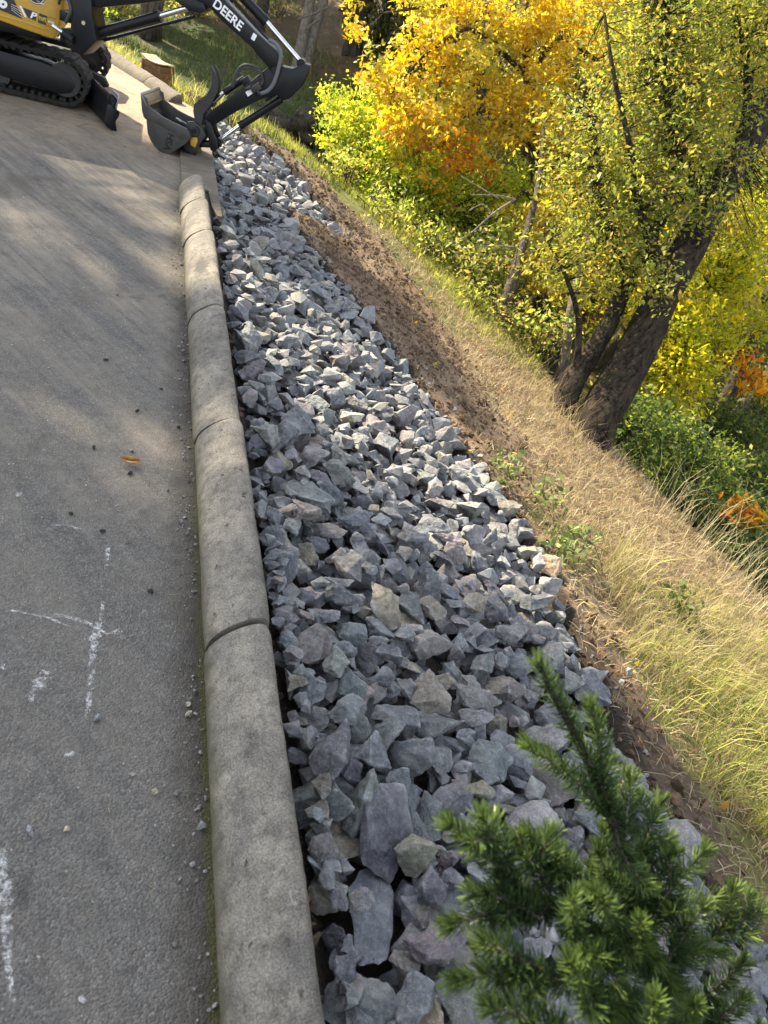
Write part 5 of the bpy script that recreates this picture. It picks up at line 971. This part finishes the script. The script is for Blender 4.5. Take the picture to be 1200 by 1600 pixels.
# unseen crowns added over the far hillside for its streaks of shade
for k in range(10):
    gx_, gy_ = [(2.5, 17), (4.2, 18.5), (1.2, 14.5), (3.4, 13.4), (6.0, 19), (3.6, 21.5), (5.2, 17), (2.2, 20), (1.0, 18), (3.0, 15.3)][k]; p = np.array([gx_, gy_, .0]) + Sv * rng.uniform(9, 14); g = float(ground_z(p[:1], p[1:2])[0])
    tree('tall_tree', 'tall tree above the far hillside, out of view', 'tree', [[[p[0], p[1], g, .25], [p[0], p[1], p[2], .15], [p[0], p[1], p[2] + 2, .05]]], [], [[p[0], p[1], p[2], 2.5, 2.0, 1.2, 2600]], .22, OL, M_BARK, 'tall trees above the far hillside', axes=False, per=16, spread=.3)

# ---- grass
def blades(P, h, lean, w, pal, dirv=None, curl=.5):
    n = len(P); az = rng.uniform(0, 6.283, n); d = np.stack([np.cos(az), np.sin(az), 0 * az], 1)
    if dirv is not None: d = unit(d + np.array(dirv))
    L = np.abs(rng.normal(lean, lean * .5, n))[:, None]; h = (h * rng.lognormal(0, .3, n))[:, None]; upv = np.array([0, 0, 1.0])
    sdv = np.cross(d, upv); sdv = unit(sdv + rng.normal(size=(n, 3)) * .3); t1 = unit(upv + d * L * .6); t2 = unit(upv * (1 - curl * .5) + d * L * (1 + curl))
    A = P; B = A + t1 * h * .55; Cc = B + t2 * h * .45; ww = w * rng.uniform(.7, 1.3, (n, 1))
    V = np.stack([A - sdv * ww * .5, A + sdv * ww * .5, B + sdv * ww * .38, B - sdv * ww * .38, Cc + sdv * ww * .07, Cc - sdv * ww * .07], 1).reshape(-1, 3); o = np.arange(n)[:, None] * 6
    F_ = np.concatenate([o + np.array([[0, 1, 2, 3]]), o + np.array([[3, 2, 4, 5]])]); pal = np.array(pal); c = pal[rng.integers(0, len(pal), n)] * rng.lognormal(0, .2, (n, 1)); return V, F_, np.repeat(np.clip(c, 0, .9), 6, 0)
def grass(name, lab, pts, h, lean, w, pal, dirv=None, cat='grass', curl=.5):
    V, F_, C = blades(pts, h, lean, w, pal, dirv, curl); return tag(link(name, mesh_np(name, V, F_, C, True), M_GRASS), lab, cat, None, 'stuff')
Wf = lambda s: np.interp(s, [0, 2.9, 5, 6, 7.8, 9.6, 11, 14], [4.7, 4.3, 3.55, 3.4, 2.95, 2.2, 1.8, 1.6])
def reg(fn):
    def f(x, y):
        d, s = edge_ds(x, y); return fn(x, y, d, s, Wf(s))
    return f
STR = [(.36, .29, .175), (.29, .225, .13), (.45, .37, .24), (.21, .155, .095), (.31, .25, .14), (.19, .115, .07)]
GRN = [(.17, .20, .045), (.25, .27, .06), (.34, .32, .09), (.12, .155, .035)]
GOLD = [(.36, .30, .16), (.30, .25, .12), (.44, .37, .22), (.26, .25, .11), (.21, .16, .09)]
right = lambda x, y: x > dirt_right(y) + rng.normal(0, .15, x.shape) + .03
# cut straw lying on the bank
pts = on_ground(26000, reg(lambda x, y, d, s, W: (d > 0) & right(x, y) & (d < W + .5) & (s < 8.2)), .8, 5.2, .2, 8.5)
grass('cut_straw', 'mown straw-coloured grass lying over the bank', pts + np.array([0, 0, .004]), .075, 2.6, .0045, STR, None, 'grass', 1.0)
pts = on_ground(15000, reg(lambda x, y, d, s, W: (d > 0) & right(x, y) & (d < W + .5) & (s < 6.8)), .8, 5.2, .2, 7.0)
grass('stubble', 'short dry stubble standing on the bank', pts, .055, .7, .004, STR + GRN[2:3], None)
pts = on_ground(3000, reg(lambda x, y, d, s, W: dirtm(x, y) & (y > 1.0)), .8, 3.2, .2, 9)
grass('loose_straw', 'thin bits of straw scattered over the brown soil', pts + np.array([0, 0, .006]), .06, 3.0, .003, STR, None, 'straw', 1.0)
# green-yellow lip at the far brow
pts = on_ground(11000, reg(lambda x, y, d, s, W: (d > 0) & right(x, y) & (d < W + .45) & (s > 5.9 + rng.random(x.shape) * 1.8) & (d > W - .55) & (y < 11.5)), .2, 4.5, 5.2, 11.5)
grass('lip_grass', 'fresh green and yellow grass along the brow of the bank', pts, .085, .5, .006, [(.30, .32, .06), (.38, .38, .09), (.22, .26, .05), (.46, .41, .14)])
# grass behind the far kerb and on the hillside
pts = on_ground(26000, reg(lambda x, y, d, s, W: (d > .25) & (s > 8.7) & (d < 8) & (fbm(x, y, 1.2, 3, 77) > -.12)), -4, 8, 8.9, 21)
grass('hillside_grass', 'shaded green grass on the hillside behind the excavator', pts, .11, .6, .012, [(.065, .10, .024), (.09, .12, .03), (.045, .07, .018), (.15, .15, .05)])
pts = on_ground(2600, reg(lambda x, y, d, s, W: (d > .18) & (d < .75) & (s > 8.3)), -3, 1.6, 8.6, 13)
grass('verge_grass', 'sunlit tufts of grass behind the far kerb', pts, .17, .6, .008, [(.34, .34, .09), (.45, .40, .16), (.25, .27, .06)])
# tall grass clumps, near right
cx = on_ground(180, reg(lambda x, y, d, s, W: right(x - .12, y) & (d < W + .55) & (d > 1.9) & (s < 3.0) & (s > 1.55) & (fbm(x, y, 1.8, 3, 55) > -.16)), 2.2, 5.2, 1.2, 3.6)
pts = np.repeat(cx, 22, 0) + rng.normal(size=(len(cx) * 22, 3)) * np.array([.06, .06, 0]); pts[:, 2] = ground_z(pts[:, 0], pts[:, 1])
grass('tall_dry_grass', 'tall golden dry grass in clumps on the bank', pts, .26, .6, .0034, GOLD + GRN[1:3], None, 'grass', .9)
pts = on_ground(480, reg(lambda x, y, d, s, W: (d > W - .35) & (d < W + .7) & (s < 4.2) & (s > 1.0)), 3, 6, 1.0, 4.6)
grass('grass_stalks', 'thin bleached seed stalks standing at the brow', pts, .46, .4, .0034, [(.56, .48, .30), (.5, .42, .25), (.62, .55, .36)], (.1, .0, 0), 'grass', .6)
cx = on_ground(170, reg(lambda x, y, d, s, W: right(x - .10, y) & (d < 3.6) & (s < 1.95) & (s > .1)), 1.9, 4.6, .1, 2.0)
pts = np.repeat(cx, 24, 0) + rng.normal(size=(len(cx) * 24, 3)) * np.array([.05, .05, 0]); pts[:, 2] = ground_z(pts[:, 0], pts[:, 1])
grass('green_grass', 'lush green and yellow grass at the outer edge of the dirt strip', pts, .20, .6, .0042, GRN + [(.40, .36, .12)], None, 'grass', .9)
tb_ = np.array(D['BIG1'][1][:2]); pts = np.stack([rng.normal(tb_[0] - .15, .32, 420), rng.normal(tb_[1] + .1, .38, 420), np.zeros(420)], 1); pts[:, 2] = ground_z(pts[:, 0], pts[:, 1])
grass('trunk_grass', 'bleached grass and thin twigs round the foot of the leaning trunks', pts, .20, .8, .0045, STR + GOLD, None)
# low growth covering the ravine floor
pts = on_ground(2600, reg(lambda x, y, d, s, W: (d > W + .9) & (d < W + 10) & (s < 10.5) & (fbm(x, y, .7, 3, 88) > -.10)), 2.5, 16, -3, 15)
V, F_, C, cen = leaf_cloud([[x, y, z + .16, .28, .28, .16, 15] for x, y, z in pts], .075, BR + UN[2:3] + [(.16, .13, .05), (.05, .06, .02)], per=6, spread=.09, axes=False)
tag(link('undergrowth', mesh_np('undergrowth', V, F_, C, True), M_LEAF), 'low leafy undergrowth covering the floor of the ravine', 'undergrowth', None, 'stuff')
# needles and bits of straw on the asphalt
npt = np.stack([rng.uniform(-1.0, .2, 420), rng.uniform(.35, 3.2, 420), np.zeros(420)], 1); npt[:, 2] = [zr(a, b_) + .002 for a, b_ in npt[:, :2]]
V, F_, C = blades(npt, .022, 30, .0011, [(.36, .28, .17), (.28, .20, .11), (.18, .12, .07)], None, .2); V[:, 2] = np.clip(V[:, 2], 0, .012); tag(link('dry_needles', mesh_np('dry_needles', V, F_, C), M_GRASS), 'dry fir needles scattered over the asphalt', 'needles', None, 'stuff')
pts = np.concatenate([on_ground(170, reg(lambda x, y, d, s, W: (d > 1.2) & (s < 10) & (d < W + .5)), 1.5, 5, .5, 10), on_ground(420, reg(lambda x, y, d, s, W: (s > 9.5) & (d > .6) & (d < 9)), -2, 8, 9.5, 20)])
V, F_, C = blades(pts + np.array([0, 0, .012]), .042, 4, .022, [(.50, .33, .04), (.42, .22, .05), (.30, .17, .07), (.52, .42, .07)], None, .2); tag(link('fallen_leaves', mesh_np('fallen_leaves', V, F_, C), M_LEAF), 'yellow and brown fallen leaves scattered over bank and hillside', 'leaves', None, 'stuff')
# weeds
WL = ['pale leafy weed at the outer rock edge', 'leafy weed by the rocks below the pale weed', 'broad-leaved weed inside the tall dry grass', 'dark leafy weed between rocks and tall grass', 'small weed on the brown soil']
for k, ((x, y, z), lab) in enumerate(zip(D['WEED'], WL)):
    bush('weed', lab, [[x, y, z + .12, .13, .12, .12, 90]], .05, [(.16, .20, .07), (.22, .25, .11), (.10, .13, .04)], 'weeds along the rock bed', 5, None, 'weed', per=6, spread=.04)
# ------------------------------------------------------------------ fir sapling, near right
FB_ = D['FSTEM']; bx, by, bz = FB_[0]; g = float(ground_z(np.array([bx]), np.array([by]))[0])
FT = empty('fir_sapling', (bx, by, g)); tag(FT, 'young green fir sapling leaning over the rocks, close to the viewer', 'fir'); fb = Vector((bx, by, g))
st = [Vector((bx + .02, by - .02, g - .05))] + [Vector(p) for p in FB_]
b = MB(); cp = curve_pts([p - fb for p in st], 6); b.tube(cp, [.016 - .0125 * (i / (len(cp) - 1)) for i in range(len(cp))], 8); b.build('stem', M_BARKD, FT, 60)
NV, NC = [], []
def needles(path, dens, ln, seed, tipgreen=True, taper=1.0):
    P = np.array([tuple(p) for p in path]); sl = np.linalg.norm(P[1:] - P[:-1], axis=1); cu = np.concatenate([[0], np.cumsum(sl)]); L = cu[-1]; n = int(L * dens)
    s = rng.uniform(0, L, n) ; s = np.concatenate([s, rng.uniform(L * .96, L, int(dens * .02))]); n = len(s)
    X = np.stack([np.interp(s, cu, P[:, k]) for k in range(3)], 1); e = .01
    Tn = unit(np.stack([np.interp(np.minimum(s + e, L), cu, P[:, k]) - np.interp(np.maximum(s - e, 0), cu, P[:, k]) for k in range(3)], 1))
    upv = np.array([0, 0, 1.0]); a = unit(np.cross(Tn, upv)); u = np.cross(a, Tn)
    ph = rng.uniform(0, 6.283, n); ph = np.where(rng.random(n) < .45, rng.normal(0, .5, n) + np.where(rng.random(n) < .5, 0.25, math.pi - .25), ph)
    rad = a * np.cos(ph)[:, None] + u * np.sin(ph)[:, None]
    fr = s / L; an = R(58) - R(26) * np.clip((fr - .75) / .25, 0, 1) + rng.normal(0, .16, n)
    dr = unit(Tn * np.cos(an)[:, None] + rad * np.sin(an)[:, None]); ln_ = (ln * rng.uniform(.8, 1.15, n) * np.where(fr > .9, .85, 1))[:, None]
    wv = unit(np.cross(dr, rng.normal(size=(n, 3)) * .5 + rad)); w_ = .0024
    B0 = X + rad * .0012; M1 = B0 + dr * ln_ * .55; Tp = B0 + dr * ln_ + (Tn * .12 + upv * .05) * ln_
    V = np.stack([B0 - wv * w_ * .35, B0 + wv * w_ * .35, M1 + wv * w_ * .55, M1 - wv * w_ * .55, Tp + wv * w_ * .2, Tp - wv * w_ * .2], 1)
    c0 = np.array([.033, .060, .022]); c1 = np.array([.110, .155, .040]); k = (np.clip((fr - .55) / .45, 0, 1) * .65 if tipgreen else fr * 0)[:, None] + rng.random((n, 1)) * .22
    c = (c0 + (c1 - c0) * k) * rng.lognormal(0, .18, (n, 1)); NV.append(V); NC.append(np.repeat(c, 6, 0))
tb = MB()
for i, tw in enumerate(D['FTW']):
    P = [Vector(p) - fb for p in tw]; path = curve_pts(P, 6); L = sum((path[k + 1] - path[k]).length for k in range(len(path) - 1))
    tb.tube(path, [.0040 - .0028 * (k / (len(path) - 1)) for k in range(len(path))], 6); needles(path, 1900, .0285, i)
    # side shoots in a flat spray
    for k in range(1 + i % 2):
        t = .25 + .5 * (k + .5 * random.random()) / (1 + i % 2); q = path[int(t * (len(path) - 1))]; tg = (path[-1] - path[0]).normalized(); sd_ = tg.cross(Vector((0, 0, 1))).normalized() * (1 if (k + i) % 2 else -1)
        dv = (tg * .75 + sd_ * .65 + Vector((0, 0, random.uniform(-.25, .2)))).normalized(); ll = random.uniform(.04, .075) * (1 - t * .4); sp = [q, q + dv * ll * .5 + Vector((0, 0, .002)), q + dv * ll]
        if i in (0, 1, 2, 3): continue
        tb.tube(sp, [.0024, .002, .0012], 5); needles(curve_pts(sp, 4), 1700, .026, i)
# inner, lower whorls that fill the base
for i in range(30):
    t = random.uniform(.05, .62); q = cp[int(t * (len(cp) - 1))]; a = random.uniform(0, 6.283); dv = Vector((math.cos(a), math.sin(a), random.uniform(-.05, .55))).normalized(); ll = random.uniform(.16, .27) * (1.05 - t)
    pth = curve_pts([q, q + dv * ll * .5 + Vector((0, 0, -.01)), q + dv * ll + Vector((0, 0, .012))], 5); tb.tube(pth, [.0034 - .0022 * (k / (len(pth) - 1)) for k in range(len(pth))], 5); needles(pth, 1500, .0275, i)
tb.build('branches', M_BARKP, FT, 60)
V = np.concatenate(NV).reshape(-1, 3); o6 = np.arange(len(V) // 6)[:, None] * 6
link('needles', mesh_np('needles', V, np.concatenate([o6 + np.array([[0, 1, 2, 3]]), o6 + np.array([[3, 2, 4, 5]])]), np.concatenate(NC), True), M_NEED, FT)
